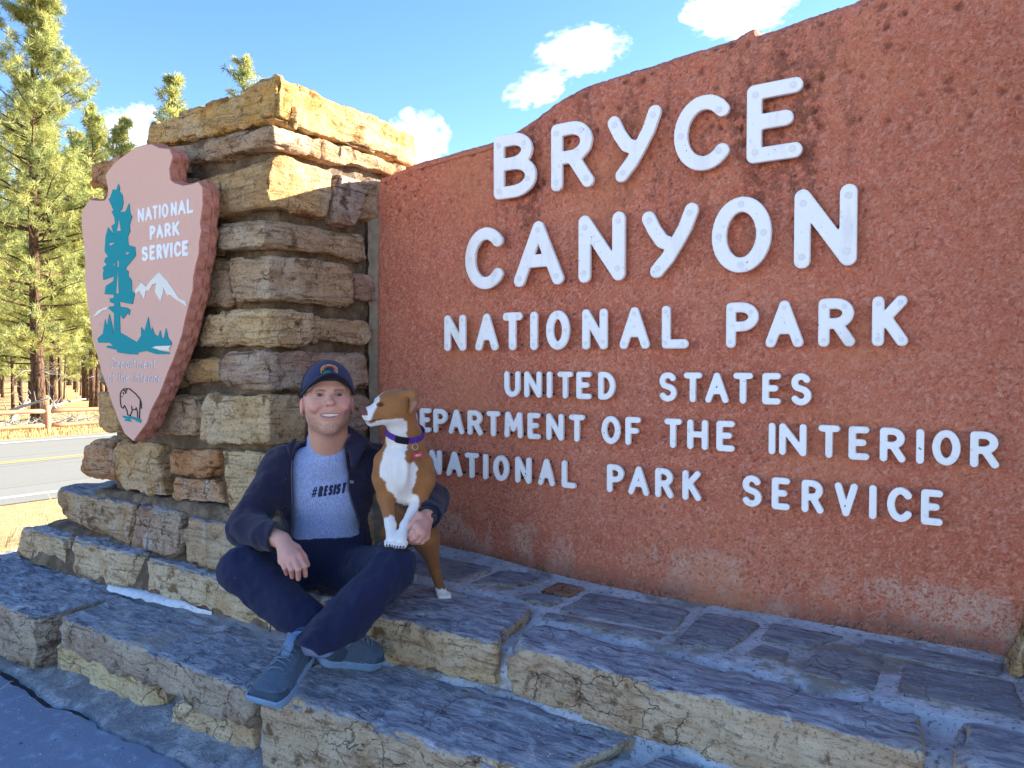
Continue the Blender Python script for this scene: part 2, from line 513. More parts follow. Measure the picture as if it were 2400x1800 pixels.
Q[:,1] += np.where(~backm, 0.09*sstep(-1.2, -2.4, Q[:,0])*sstep(1.0, 0.42, Q[:,2]) + 0.02*base, 0)
ii, jj = np.meshgrid(np.arange(len(xs)-1), np.arange(nr-1), indexing='ij')
F = np.stack([(ii*nr+jj).ravel(), ((ii+1)*nr+jj).ravel(), ((ii+1)*nr+jj+1).ravel(), (ii*nr+jj+1).ravel()], 1)
endL = [list(range(nr))[::-1]]; 
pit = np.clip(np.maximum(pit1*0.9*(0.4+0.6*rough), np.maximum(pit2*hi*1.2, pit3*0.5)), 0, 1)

g = NT('red_sandstone'); p = g.pos()
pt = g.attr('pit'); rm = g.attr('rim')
n1 = g.noise(p, 1.1, 6, 0.6); n2 = g.noise(p, 5, 7, 0.65); n3 = g.noise(p, 62, 6, 0.75, 1.2); n4 = g.noise(p, 190, 4, 0.65)
c = g.mix(g.rng(n1, 0.35, 0.68), (0.61,0.185,0.108), (0.70,0.225,0.135))
c = g.mix(g.rng(n2, 0.42, 0.72), c, (0.70,0.245,0.14))
c = g.mix(g.rng(n3, 0.50, 0.66), c, (0.86,0.36,0.235))
c = g.mix(g.rng(n3, 0.34, 0.47, 1, 0), c, (0.38,0.105,0.060))
c = g.mix(g.math('MULTIPLY', g.rng(rm, 0.25, 0.9), 0.30), c, (0.86,0.48,0.37))
c = g.mix(g.math('MULTIPLY', g.rng(pt, 0.10, 0.75), 0.70), c, (0.17,0.06,0.045))  # pit hollows darkened: occlusion shade put into the colour, besides dirt
# pale washed band near the foot, right half
z = g.sep(p, 2); x = g.sep(p, 0)
band = g.math('MULTIPLY', g.rng(g.math('ADD', z, g.math('MULTIPLY', n1, 0.30)), 0.70, 0.80, 1, 0), g.rng(g.math('ADD', n2, g.math('MULTIPLY', n3, 0.7)), 0.86, 1.02))
pb = g.math('MULTIPLY', g.rng(g.math('ADD', z, g.math('MULTIPLY', n2, 0.10)), 0.66, 0.71, 1, 0), g.rng(g.noise(g.map(p, (1,1,.4)), 3.6, 5, .6), .49, .56))
c = g.mix(g.math('MULTIPLY', g.math('MULTIPLY', pb, g.rng(n3, .42, .55)), 0.62), c, (0.74,0.53,0.42))
c = g.mix(g.math('MULTIPLY', band, 0.35), c, (0.66,0.50,0.40))
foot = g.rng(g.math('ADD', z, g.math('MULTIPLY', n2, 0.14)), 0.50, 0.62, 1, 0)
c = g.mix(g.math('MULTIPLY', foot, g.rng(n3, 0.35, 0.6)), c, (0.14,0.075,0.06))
# black lichen, thick around the first two text lines, with drips
ns = g.noise(g.map(p, (9,1,1.6)), 1.0, 4, 0.6); nl = g.noise(p, 26, 6, 0.75)
zone = g.math('MULTIPLY', g.rng(z, 1.55, 2.0), g.rng(z, 2.62, 2.3))
zone = g.math('MULTIPLY', zone, g.math('MULTIPLY', g.rng(x, -2.2, -1.8), g.rng(x, -0.15, -0.45)))
st = g.math('MULTIPLY', g.math('MULTIPLY', zone, g.rng(ns, 0.46, 0.62)), g.rng(nl, 0.42, 0.56))
c = g.mix(g.math('MULTIPLY', st, 0.55), c, (0.055,0.03,0.025))
# rusty orange tint patches
c = g.mix(g.math('MULTIPLY', g.rng(g.noise(p, 2.1, 3), 0.52, 0.72), 0.4), c, (0.76,0.285,0.13))
hgt = g.math('ADD', g.math('MULTIPLY', n3, 1.0), g.math('MULTIPLY', n4, 0.6))
M_RED = g.fin(c, 0.92, g.bump(hgt, 1.0, 0.009), 0.15)
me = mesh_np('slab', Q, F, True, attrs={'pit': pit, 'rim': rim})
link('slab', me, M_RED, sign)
# mortar strip between wall and pier
M_MORTAR = plain('mortar', (0.27,0.215,0.155), 0.95, 0.55, 22, 1.0)
mb = MB(); 
zz = np.linspace(0.42, 2.2, 60); rj = random.Random(4)
Vs = []
for z in zz:
    w = 0.014 + rj.uniform(-.006,.006); Vs += [(-2.535, 2.655+rj.uniform(-.006,.006), z), (-2.505+w, 2.70, z), (-2.535, 2.78, z)]
Fs = []
for i in range(len(zz)-1):
    for a, b in ((0,1),(1,2)): Fs.append((3*i+a, 3*i+b, 3*i+3+b, 3*i+3+a))
mb.add(Vs, Fs).build('mortar_joint', M_MORTAR, sign)

# ---- raised letters, drawn as round-ended strokes
def arc(cx, cy, rx, ry, a0, a1, n=14):
    return [(cx+rx*math.cos(R(a0+(a1-a0)*i/n)), cy+ry*math.sin(R(a0+(a1-a0)*i/n))) for i in range(n+1)]
GLY = {
 'A': ([[(0,0),(.5,1),(1,0)], [(.2,.36),(.8,.36)]], [(0.02,.04),(.5,.95),(.98,.04)]),
 'B': ([[(0,0),(0,1),(.42,1)]+arc(.42,.77,.46,.23,90,-90)+[(0,.54)], [(.42,.54)]+arc(.45,.27,.55,.27,90,-90)+[(0,0)]], [(0,.04),(0,.92),(.8,.88),(.92,.2)]),
 'C': ([arc(.62,.5,.62,.5,42,318,26)], [(1,.83),(.01,.5),(1,.17)]),
 'D': ([[(0,0),(0,1),(.3,1)]+arc(.3,.5,.7,.5,90,-90,20)+[(0,0)]], [(0,.04),(0,.96)]),
 'E': ([[(1,1),(0,1),(0,0),(1,0)], [(0,.52),(.78,.52)]], [(.96,1),(.03,.95),(.03,.05),(.96,.02)]),
 'F': ([[(1,1),(0,1),(0,0)], [(0,.52),(.8,.52)]], [(0,.04),(.96,1)]),
 'H': ([[(0,0),(0,1)], [(1,0),(1,1)], [(0,.5),(1,.5)]], [(0,.04),(1,.96)]),
 'I': ([[(.5,0),(.5,1)]], [(.5,.05),(.5,.95)]),
 'K': ([[(0,0),(0,1)], [(.95,1),(.05,.42)], [(.32,.58),(1,0)]], [(0,.04),(0,.95),(.92,.97),(.98,.03)]),
 'L': ([[(0,1),(0,0),(1,0)]], [(0,.95),(.0,.03),(.95,0)]),
 'M': ([[(0,0),(.06,1),(.5,.3),(.94,1),(1,0)]], [(0,.05),(1,.05)]),
 'N': ([[(0,0),(0,1),(1,0),(1,1)]], [(0,.06),(.02,.9),(.98,.1),(1,.95)]),
 'O': ([arc(.5,.5,.5,.5,0,360,36)], [(.5,1),(0,.5),(.5,0),(1,.5)]),
 'P': ([[(0,0),(0,1),(.45,1)]+arc(.45,.73,.55,.27,90,-90)+[(0,.46)]], [(0,.04),(0,.96),(.9,.86)]),
 'R': ([[(0,0),(0,1),(.45,1)]+arc(.45,.74,.5,.26,90,-90)+[(0,.48)], [(.5,.48),(1,0)]], [(0,.04),(0,.94),(.8,.92),(.96,.04)]),
 'S': ([arc(.5,.755,.46,.245,28,232,18)+arc(.5,.25,.5,.25,70,-150,20)], [(.9,.9),(.1,.1)]),
 'T': ([[(0,1),(1,1)], [(.5,1),(.5,0)]], [(.05,1),(.95,1),(.5,.04)]),
 'U': ([[(0,1),(0,.35)]+arc(.5,.35,.5,.35,180,360,18)+[(1,1)]], [(0,.95),(1,.95)]),
 'V': ([[(0,1),(.5,0),(1,1)]], [(0,.95),(1,.95)]),
 'Y': ([[(0,.94),(.14,.72),(.32,.52),(.60,.42)], [(1,1),(.86,.72),(.66,.46),(.46,.22),(.20,0)]], [(.03,.9),(.97,.95),(.24,.04)]),
}
def letter_mesh(ch, x0, x1, z0, z1, hw, y0, t, h):
    """strokes of half width hw filling the given box, front face at y0, thickness t, soft edges"""
    st, bolts = GLY[ch]
    fx = lambda u: x0 + hw + u*(x1-x0-2*hw)
    fz = lambda v: z0 + hw + v*(z1-z0-2*hw)
    if ch == 'I': fx = lambda u: (x0+x1)/2
    seg = []
    for s in st:
        for a, b in zip(s[:-1], s[1:]): seg.append((fx(a[0]), fz(a[1]), fx(b[0]), fz(b[1])))
    seg = np.array(seg)
    def sdf(Pq):
        px, pz = Pq[:,0], Pq[:,2]; d = np.full(len(Pq), 9.0)
        for ax, az, bx, bz in seg:
            vx, vz = bx-ax, bz-az
            tt = np.clip(((px-ax)*vx+(pz-az)*vz)/(vx*vx+vz*vz+1e-12), 0, 1)
            d = np.minimum(d, np.hypot(px-ax-tt*vx, pz-az-tt*vz))
        d = d - hw; dy = np.abs(Pq[:,1] - (y0+t/2)) - t/2
        r = 0.0016
        a = np.maximum(d+r, 0); b = np.maximum(dy+r, 0)
        return np.minimum(np.maximum(d+r, dy+r), 0) + np.sqrt(a*a+b*b) - r
    Vv, Fq = surface_nets(sdf, (x0-.012, y0-.012, z0-.012), (x1+.012, y0+t+.012, z1+.012), h)
    return Vv, Fq, [(fx(u), fz(v)) for u, v in bolts]
g = NT('white_letter_paint'); p = g.pos()
n = g.noise(p, 9, 5, 0.6); sp = g.noise(p, 55, 3, 0.6)
c = g.mix(n, (0.90,0.885,0.86), (0.95,0.94,0.915))
dn = g.noise(g.map(p, (14,1,3)), 1.0, 5, .65)
c = g.mix(g.math('MULTIPLY', g.rng(dn, 0.52, 0.72), 0.35), c, (0.62,0.56,0.50))
c = g.mix(g.math('MULTIPLY', g.rng(g.noise(p, 38, 5, .7), 0.60, 0.66), 0.35), c, (0.55,0.50,0.47))
c = g.mix(g.rng(sp, 0.715, 0.74), c, (0.09,0.09,0.10))
M_LET = g.fin(c, 0.45, g.bump(g.noise(p, 70, 3), 0.12, 0.002), 0.4)
M_BOLT = plain('painted_bolt', (0.80,0.79,0.77), 0.5, 0.06, 60)
M_PIN = plain('dark_pin', (0.05,0.045,0.045), 0.6, 0.2, 60)
bolt = MB()
N = 14
for r0, y in ((0.0118, 0.0), (0.0118, -0.0006), (0.0106, -0.0012), (0.0096, -0.0005), (0.0, -0.0006)):
    bolt.v += [(r0*math.cos(2*math.pi*k/N), y, r0*math.sin(2*math.pi*k/N)) for k in range(N)]
for q in range(4):
    for k in range(N): bolt.f.append((q*N+k, (q+1)*N+k, (q+1)*N+(k+1) % N, q*N+(k+1) % N))
bolt.m = [0]*len(bolt.f)
bolt_me = bolt.mesh('bolt'); bolt_me.materials.append(M_BOLT)
LINES = [
 (2.020, 2.288, .0260, .030, .0050, 1.0, [('B',-1.802,-1.594),('R',-1.523,-1.332),('Y',-1.273,-1.056),('C',-1.006,-0.814),('E',-0.743,-0.558)]),
 (1.647, 1.911, .0264, .030, .0050, 1.0, [('C',-1.953,-1.768),('A',-1.701,-1.466),('N',-1.398,-1.199),('Y',-1.13,-0.912),('O',-0.863,-0.655),('N',-0.582,-0.387)]),
 (1.384, 1.544, .0178, .030, .0040, .68, [('N',-2.07,-1.951),('A',-1.9,-1.781),('T',-1.757,-1.66),('I',-1.62,-1.587),('O',-1.546,-1.436),('N',-1.382,-1.27),('A',-1.22,-1.097),('L',-1.05,-0.946),('P',-0.81,-0.696),('A',-0.673,-0.548),('R',-0.502,-0.389),('K',-0.34,-0.236)]),
 (1.189, 1.298, .0113, .028, .0032, 0, [('U',-1.749,-1.672),('N',-1.65,-1.569),('I',-1.542,-1.519),('T',-1.492,-1.423),('E',-1.406,-1.34),('D',-1.31,-1.238),('S',-1.059,-0.99),('T',-0.963,-0.895),('A',-0.883,-0.799),('T',-0.782,-0.714),('E',-0.682,-0.62),('S',-0.588,-0.521)]),
 (1.018, 1.127, .0113, .028, .0032, 0, [('D',-2.305,-2.232),('E',-2.212,-2.149),('P',-2.133,-2.056),('A',-2.046,-1.965),('R',-1.942,-1.865),('T',-1.841,-1.774),('M',-1.749,-1.66),('E',-1.634,-1.574),('N',-1.544,-1.465),('T',-1.439,-1.37),('O',-1.295,-1.216),('F',-1.194,-1.131),('T',-1.037,-0.97),('H',-0.949,-0.872),('E',-0.841,-0.776),('I',-0.658,-0.638),('N',-0.624,-0.535),('T',-0.498,-0.431),('E',-0.405,-0.343),('R',-0.313,-0.239),('I',-0.209,-0.19),('O',-0.167,-0.091),('R',-0.067,0.008)]),
 (0.830, 0.940, .0113, .028, .0032, 0, [('N',-2.157,-2.092),('A',-2.06,-1.977),('T',-1.957,-1.887),('I',-1.861,-1.837),('O',-1.807,-1.729),('N',-1.695,-1.618),('A',-1.583,-1.506),('L',-1.472,-1.407),('P',-1.271,-1.2),('A',-1.181,-1.097),('R',-1.072,-1.001),('K',-0.966,-0.896),('S',-0.749,-0.681),('E',-0.647,-0.587),('R',-0.549,-0.479),('V',-0.446,-0.375),('I',-0.341,-0.321),('C',-0.29,-0.223),('E',-0.195,-0.135)]),
]
for z0, z1, hw, gap, h, bs, ls in LINES:
    t = 0.020 if bs == 1.0 else 0.016
    yf = WALL_Y - gap - 0.010
    for ch, a, b in ls:
        Vv, Fq, bl = letter_mesh(ch, a, b, z0, z1, hw, yf, t, h)
        lm = mesh_np('letter', Vv, Fq); lm.set_sharp_from_angle(angle=R(38)); lo = link('letter', lm, M_LET, sign)
        if bs:
            for bx, bz in bl:
                bo = link('bolt', bolt_me, None, lo)
                bo.location = (bx, yf - 0.0003, bz); bo.scale = (bs, 1, bs)
        else:
            pins = MB()
            for bx, bz in bl: pins.tube([(bx, yf+t-0.003, bz), (bx, WALL_Y+0.02, bz)], 0.005, 6)
            pins.build('pin', M_PIN, lo)
    if bs:
        for ch, a, b in ls: pass
# ================================================================== STONES
def stone_mesh(name, corners, res=0.016, amp=0.010, rnd=0.02, seed=0, bed=0.5, chip=1.0, flat=0.0):
    """a rough quarried block. corners[ix][iy][iz] world points (0 = low side)"""
    c = np.array(corners, float)
    ex = np.linalg.norm(c[1]-c[0], axis=-1).mean(); ey = np.linalg.norm(c[:,1]-c[:,0], axis=-1).mean(); ez = np.linalg.norm(c[:,:,1]-c[:,:,0], axis=-1).mean()
    S = np.array([ex, ey, ez]); n = np.clip(np.round(S/res).astype(int), 2, 90)
    idx = {}; V = []; F = []
    for ax in range(3):
        b, d = (ax+1) % 3, (ax+2) % 3
        for side in (0, 1):
            gid = {}
            for i in range(n[b]+1):
                for j in range(n[d]+1):
                    k = [0,0,0]; k[ax] = side*n[ax]; k[b] = i; k[d] = j; k = tuple(k)
                    if k not in idx: idx[k] = len(V); V.append(k)
                    gid[i,j] = idx[k]
            for i in range(n[b]):
                for j in range(n[d]):
                    q = (gid[i,j], gid[i+1,j], gid[i+1,j+1], gid[i,j+1])
                    F.append(q if side else q[::-1])
    U = np.array(V)/n
    Q = (U-0.5)*S; hs = S/2; r = min(rnd, hs.min()*0.6)
    inner = np.clip(Q, -(hs-r), hs-r); dv = Q-inner; dn = dv/(np.linalg.norm(dv, axis=1)[:,None]+1e-9)
    Q = inner + dn*r; U2 = np.clip(Q/S+0.5, 0, 1)
    # flat fracture facets knocked off the edges and corners
    rs = np.random.default_rng(seed+77)
    for q in range(9):
        nf = rs.choice([-1,0,1], 3, p=[.36,.28,.36]).astype(float)
        if np.abs(nf).sum() < 2: nf = rs.choice([-1,1], 3).astype(float)
        nf = nf*rs.uniform(.25,1.0,3); nf /= np.linalg.norm(nf)
        lim = (np.abs(nf)*hs).sum() - rs.uniform(.25,1.1)*min(.035, hs.min()*.45)*chip
        ov = np.maximum(Q@nf - lim, 0); Q = Q - ov[:,None]*nf
    U2 = np.clip(Q/S+0.5, 0, 1)
    w = [np.stack([1-U2[:,i], U2[:,i]], 1) for i in range(3)]
    W = np.zeros((len(U2), 3))
    for i in (0,1):
        for j in (0,1):
            for k in (0,1): W += (w[0][:,i]*w[1][:,j]*w[2][:,k])[:,None]*c[i,j,k]
    N = dn
    off = seed*7.31
    Wn = W + off
    lay = fbm(Wn*np.array([0.6,0.6,5.0]), 6, 3, seed)                # bedding ledges
    lay = np.round(lay*4)/4*0.6 + lay*0.4
    d1, r1 = worley(Wn, 11, seed+3)
    fac = (r1-0.5)*1.3*(1-sstep(0.0, 0.9, d1)) 
    edge = np.linalg.norm(dv, axis=1) > r*1.02
    ec = sstep(0.02, 0.35, fbm(Wn, 9, 3, seed+8))*edge
    fc2 = 1.25*facets(Wn + .03*np.stack([vnoise(Wn, 14, 3)]*3, 1), 6.5, seed+4) + .38*facets(Wn, 19, seed+6)
    fc2 = fc2*(1 - flat*sstep(.6, .95, N[:,2]))
    D = amp*(fc2 + 0.7*fbm(Wn, 5, 3, seed+1) + 0.55*fbm(Wn, 19, 3, seed+2) + bed*1.5*lay + 0.7*fac) - chip*amp*1.6*ec
    W = W + N*D[:,None]
    Q2 = np.array(F)
    return mesh_np(name, W, Q2, True)

def box_c(x0, x1, y0, y1, z0, z1):
    return [[[(x, y, z) for z in (z0, z1)] for y in (y0, y1)] for x in (x0, x1)]
def quad_c(q, y0, y1):
    """front quad [(x,z) bl, br, tr, tl] extruded back"""
    bl, br, tr, tl = q
    return [[[(bl[0],y,bl[1]), (tl[0],y,tl[1])] for y in (y0,y1)], [[(br[0],y,br[1]), (tr[0],y,tr[1])] for y in (y0,y1)]]

def stone_mat(name, top=None, topmix=0.0, bd_=0.02):
    g = NT(name); o = g.pos(); oc = g.info('Color'); al = g.info('Alpha'); rd = g.info('Random')
    v = g.n('ShaderNodeVectorMath', operation='ADD'); g.put(v.inputs[0], o)
    cx = g.n('ShaderNodeCombineXYZ'); 
    for i, k in enumerate((7.1, 13.7, 5.3)): g.put(cx.inputs[i], g.math('MULTIPLY', rd, k))
    g.put(v.inputs[1], cx.outputs[0]); p = v.outputs[0]
    n1 = g.noise(p, 3.2, 6, 0.6); n2 = g.noise(p, 13, 7, 0.68, 0.6); n3 = g.noise(p, 85, 6, 0.75)
    bd = g.noise(g.map(p, (1,1,7)), 5.0, 5, 0.65, 1.2)
    dk = g.mix(1.0, oc, (0.30,0.235,0.19), 'MULTIPLY'); lt = g.mix(0.45, oc, (0.78,0.68,0.50))
    ru = g.mix(0.45, oc, (0.34,0.17,0.06))
    c = g.mix(g.rng(n1, 0.38, 0.64), oc, lt)
    c = g.mix(g.math('MULTIPLY', g.rng(bd, 0.50, 0.68), 0.75), c, dk)
    c = g.mix(g.math('MULTIPLY', g.rng(g.noise(p, 5.5, 4, 0.6), 0.53, 0.66), 0.7), c, ru)
    c = g.mix(g.math('MULTIPLY', g.rng(n2, 0.53, 0.68), 0.65), c, lt)
    c = g.mix(g.math('MULTIPLY', g.rng(n2, 0.34, 0.45, 1, 0), 0.9), c, dk)
    c = g.mix(g.math('MULTIPLY', g.rng(n3, 0.52, 0.64), 0.75), c, dk)
    c = g.mix(g.math('MULTIPLY', g.rng(n3, 0.42, 0.30), 0.6), c, lt)
    # thin cracks
    ck = g.vor(g.map(g.mix(0.12, p, g.noise(p, 8, 4, 0.6, col=True)), (1,1,1.7)), 7.0, 'DISTANCE_TO_EDGE')
    ckm = g.math('MULTIPLY', g.rng(ck, 0.0, 0.018, 1, 0), g.rng(g.noise(p, 4, 2), 0.5, 0.62))
    c = g.mix(g.math('MULTIPLY', ckm, 0.5), c, (0.07,0.055,0.045))
    # white lime runs where the stone has them (alpha)
    ws = g.noise(g.map(p, (22,22,3)), 1.0, 4, 0.6); wm = g.math('MULTIPLY', g.rng(ws, 0.55, 0.66), g.rng(g.noise(p, 5, 3), 0.45, 0.6))
    c = g.mix(g.math('MULTIPLY', g.math('SUBTRACT', 1.0, al), g.math('MULTIPLY', wm, 0.9)), c, (0.70,0.69,0.67))
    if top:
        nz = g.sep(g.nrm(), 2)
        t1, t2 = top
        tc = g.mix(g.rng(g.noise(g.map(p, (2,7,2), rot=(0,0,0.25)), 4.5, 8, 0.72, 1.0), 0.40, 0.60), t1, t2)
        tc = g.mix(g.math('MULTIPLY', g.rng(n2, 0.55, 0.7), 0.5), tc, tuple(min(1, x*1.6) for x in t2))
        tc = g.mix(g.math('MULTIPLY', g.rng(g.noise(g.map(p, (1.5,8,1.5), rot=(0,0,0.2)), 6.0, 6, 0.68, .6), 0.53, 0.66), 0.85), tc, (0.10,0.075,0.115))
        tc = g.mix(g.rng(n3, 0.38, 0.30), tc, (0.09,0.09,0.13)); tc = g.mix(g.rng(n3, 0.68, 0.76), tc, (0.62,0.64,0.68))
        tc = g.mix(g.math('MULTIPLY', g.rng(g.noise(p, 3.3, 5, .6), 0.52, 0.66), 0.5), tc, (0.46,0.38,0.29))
        c = g.mix(g.rng(g.math('ADD', nz, g.math('MULTIPLY', g.math('SUBTRACT', n2, 0.5), 0.7)), 0.55, 0.85, 0, topmix), c, tc)  # upward faces: blue sky reflection painted in, along with grey weathering
    h = g.math('ADD', g.math('ADD', g.math('MULTIPLY', n2, 1.6), g.math('MULTIPLY', n3, 0.55)), g.math('MULTIPLY', bd, 1.5))
    h = g.math('SUBTRACT', h, g.math('MULTIPLY', ckm, 1.2))
    return g.fin(c, 0.88, g.bump(h, 1.0, bd_), 0.2)
M_PIERSTONE = stone_mat('rough_sandstone')
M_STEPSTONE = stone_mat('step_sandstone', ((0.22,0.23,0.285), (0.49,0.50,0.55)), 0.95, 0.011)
g = NT('pier_mortar'); p = g.pos(); n2 = g.noise(p, 11, 6, 0.7); n3 = g.noise(p, 60, 4, 0.7)
c = g.mix(g.rng(n2, 0.4, 0.65), (0.14,0.098,0.065), (0.28,0.205,0.135)); c = g.mix(g.rng(n3, 0.55, 0.7), c, (0.06,0.05,0.045))
M_PMORT = g.fin(c, 0.95, g.bump(g.math('ADD', n2, n3), 0.9, 0.015), 0.15)

TAN=(0.74,0.44,0.18,1); GOLD=(0.80,0.45,0.12,1); GREY=(0.63,0.41,0.225,1); BRN=(0.56,0.325,0.165,1); PUR=(0.50,0.305,0.205,1); PALE=(0.82,0.56,0.28,1); RUST=(0.64,0.30,0.12,1)
def wh(c, w): return (c[0], c[1], c[2], 1-w)

pier = thing('stone_pier', (-3.2, 2.6, 0), 'tall stone pier of rough tan blocks with a golden capstone', 'stone pier', 'stone piers at the ends of the sign wall')
# mortar core, slightly behind the faces of the stones, narrower at the top
def core_mesh(name, c, amp, res=0.05, seed=1): return stone_mesh(name, c, res, amp, 0.02, seed, 0.2, 0.3)
link('mortar_core', core_mesh('mortar_core', [[[(-3.80,2.11,0.40),(-3.78,2.135,2.36)],[(-3.80,3.2,0.40),(-3.78,3.2,2.36)]],[[(-2.575,2.10,0.40),(-2.565,2.125,2.36)],[(-2.575,3.2,0.40),(-2.565,3.2,2.36)]]], 0.012, 0.03, 3), M_PMORT, pier)
# (front quad bl br tr tl in x,z ; front y ; back y ; colour)
XR = -2.505
PST = [
 # capstone and thin course below
 ('cap', [(-3.44,2.37),(XR,2.332),(XR,2.53),(-3.43,2.475)], 2.095, 3.02, GOLD),
 ('s', [(-2.955,2.222),(XR,2.228),(XR,2.312),(-2.955,2.318)], 2.06, 2.50, BRN),
 ('s', [(-3.10,2.235),(-2.965,2.235),(-2.965,2.30),(-3.10,2.31)], 2.075, 2.35, GREY),
 ('s', [(-3.90,2.235),(-3.62,2.215),(-3.55,2.345),(-3.90,2.335)], 2.06, 2.6, RUST),
 ('s', [(-3.60,2.20),(-3.12,2.20),(-3.12,2.33),(-3.60,2.36)], 2.10, 2.5, GREY),
 # course 3
 ('s', [(-2.92,1.965),(XR,1.975),(XR,2.185),(-3.04,2.16)], 2.045, 2.395, TAN),
 ('s', [(-3.50,1.95),(-2.95,1.965),(-3.06,2.17),(-3.50,2.19)], 2.08, 2.4, GREY),
 ('s', [(-3.88,1.95),(-3.53,1.95),(-3.53,2.19),(-3.80,2.20)], 2.06, 2.6, TAN),
 # course 4
 ('s', [(-2.84,1.815),(XR-.005,1.812),(XR-.005,1.928),(-2.84,1.935)], 2.03, 2.62, GREY),
 ('s', [(-3.40,1.80),(-2.87,1.81),(-2.87,1.925),(-3.40,1.925)], 2.07, 2.4, BRN),
 ('s', [(-3.86,1.80),(-3.43,1.80),(-3.43,1.92),(-3.84,1.92)], 2.06, 2.6, TAN),
 # course 5
 ('s', [(-2.745,1.60),(XR+.005,1.59),(XR+.005,1.775),(-2.78,1.775)], 2.045, 2.52, GREY),
 ('s', [(-2.99,1.59),(-2.755,1.575),(-2.80,1.775),(-2.98,1.78)], 2.065, 2.35, BRN),
 ('s', [(-3.87,1.58),(-3.02,1.58),(-3.02,1.775),(-3.84,1.775)], 2.07, 2.6, TAN),
 # course 6
 ('s', [(-3.00,1.403),(XR+.005,1.405),(XR+.005,1.55),(-2.93,1.55)], 2.035, 2.285, PALE),
 ('s', [(-3.86,1.40),(-3.04,1.40),(-3.0,1.55),(-3.85,1.55)], 2.07, 2.6, GREY),
 # course 7
 ('s', [(-2.80,1.222),(XR+.008,1.215),(XR+.008,1.38),(-2.84,1.37)], 2.035, 2.62, PUR),
 ('s', [(-3.12,1.235),(-2.86,1.25),(-2.865,1.355),(-3.10,1.345)], 2.06, 2.4, wh(TAN,.8)),
 ('s', [(-3.84,1.22),(-3.16,1.22),(-3.15,1.36),(-3.84,1.36)], 2.06, 2.6, GREY),
 # course 8
 ('s', [(-2.90,0.985),(XR+.008,0.99),(XR+.008,1.197),(-2.96,1.192)], 2.035, 2.225, PALE),
 ('s', [(-2.995,0.985),(-2.915,0.99),(-2.965,1.14),(-2.985,1.14)], 2.05, 2.2, PALE),
 ('s', [(-3.33,0.995),(-3.01,1.01),(-3.00,1.185),(-3.30,1.165)], 2.055, 2.4, BRN),
 ('s', [(-3.58,1.00),(-3.36,1.00),(-3.34,1.17),(-3.58,1.18)], 2.07, 2.5, TAN),
 ('s', [(-3.79,0.985),(-3.60,0.995),(-3.70,1.195),(-3.83,1.175)], 2.045, 2.5, TAN),
 # course 9
 ('s', [(-3.66,0.715),(-3.24,0.71),(-3.32,0.945),(-3.69,0.945)], 2.045, 2.35, wh(TAN,.75)),
 ('s', [(-3.99,0.725),(-3.68,0.742),(-3.71,0.943),(-3.95,0.938)], 2.04, 2.5, wh(RUST,.6)),
 ('s', [(-3.23,0.818),(-2.90,0.828),(-2.845,0.945),(-3.22,0.933)], 2.05, 2.35, RUST),
 ('s', [(-3.21,0.698),(-2.82,0.715),(-2.89,0.817),(-3.21,0.80)], 2.06, 2.35, wh(RUST,1)),
 ('s', [(-2.80,0.70),(XR+.01,0.70),(XR+.01,0.962),(-2.86,0.95)], 2.04, 2.40, PALE),
]
for i, (k, q, y0, y1, col) in enumerate(PST):
    if k == 'cap':
        c = [[[(-3.43,2.095,2.365),(-3.42,2.11,2.475)],[(-3.44,2.95,2.36),(-3.42,2.9,2.46)]],[[(XR,2.075,2.33),(XR,2.115,2.535)],[(XR+.01,3.0,2.33),(XR,2.98,2.50)]]]
        me = stone_mesh('capstone', c, 0.0115, 0.0165, 0.012, 41, 0.55, 0.8)
        link('capstone', me, M_PIERSTONE, pier, color=col)
    else:
        me = stone_mesh('stone', quad_c(q, y0, y1), 0.0105, 0.0118, 0.007, 50+i, 0.45, 0.85)
        link('stone', me, M_PIERSTONE, pier, color=col)
# right face stones (y,z) bl br tr tl, face at x = XR
RST = [
 ([(2.44,2.24),(2.90,2.27),(2.90,2.325),(2.44,2.318)], XR-.004, BRN),
 ([(2.40,1.96),(2.55,1.965),(2.66,2.18),(2.42,2.175)], XR+.012, PUR),
 ([(2.58,2.02),(2.72,2.02),(2.72,2.20),(2.60,2.19)], XR-.006, BRN),
 ([(2.54,1.63),(2.70,1.62),(2.70,1.755),(2.535,1.76)], XR-.006, PUR),
 ([(2.305,1.425),(2.64,1.42),(2.64,1.53),(2.30,1.535)], XR, GREY),
 ([(2.245,0.995),(2.62,0.99),(2.62,1.185),(2.24,1.19)], XR+.004, PUR),
 ([(2.42,0.72),(2.68,0.72),(2.68,0.95),(2.42,0.96)], XR+.004, GREY),
]
for i, (q, x, col) in enumerate(RST):
    bl, br, tr, tl = q
    c = [[[(x-.25,bl[0],bl[1]),(x-.25,tl[0],tl[1])],[(x-.25,br[0],br[1]),(x-.25,tr[0],tr[1])]],[[(x,bl[0],bl[1]),(x,tl[0],tl[1])],[(x,br[0],br[1]),(x,tr[0],tr[1])]]]
    link('stone', stone_mesh('stone', c, 0.0105, 0.0115, 0.007, 90+i, 0.45, 0.85), M_PIERSTONE, pier, color=col)
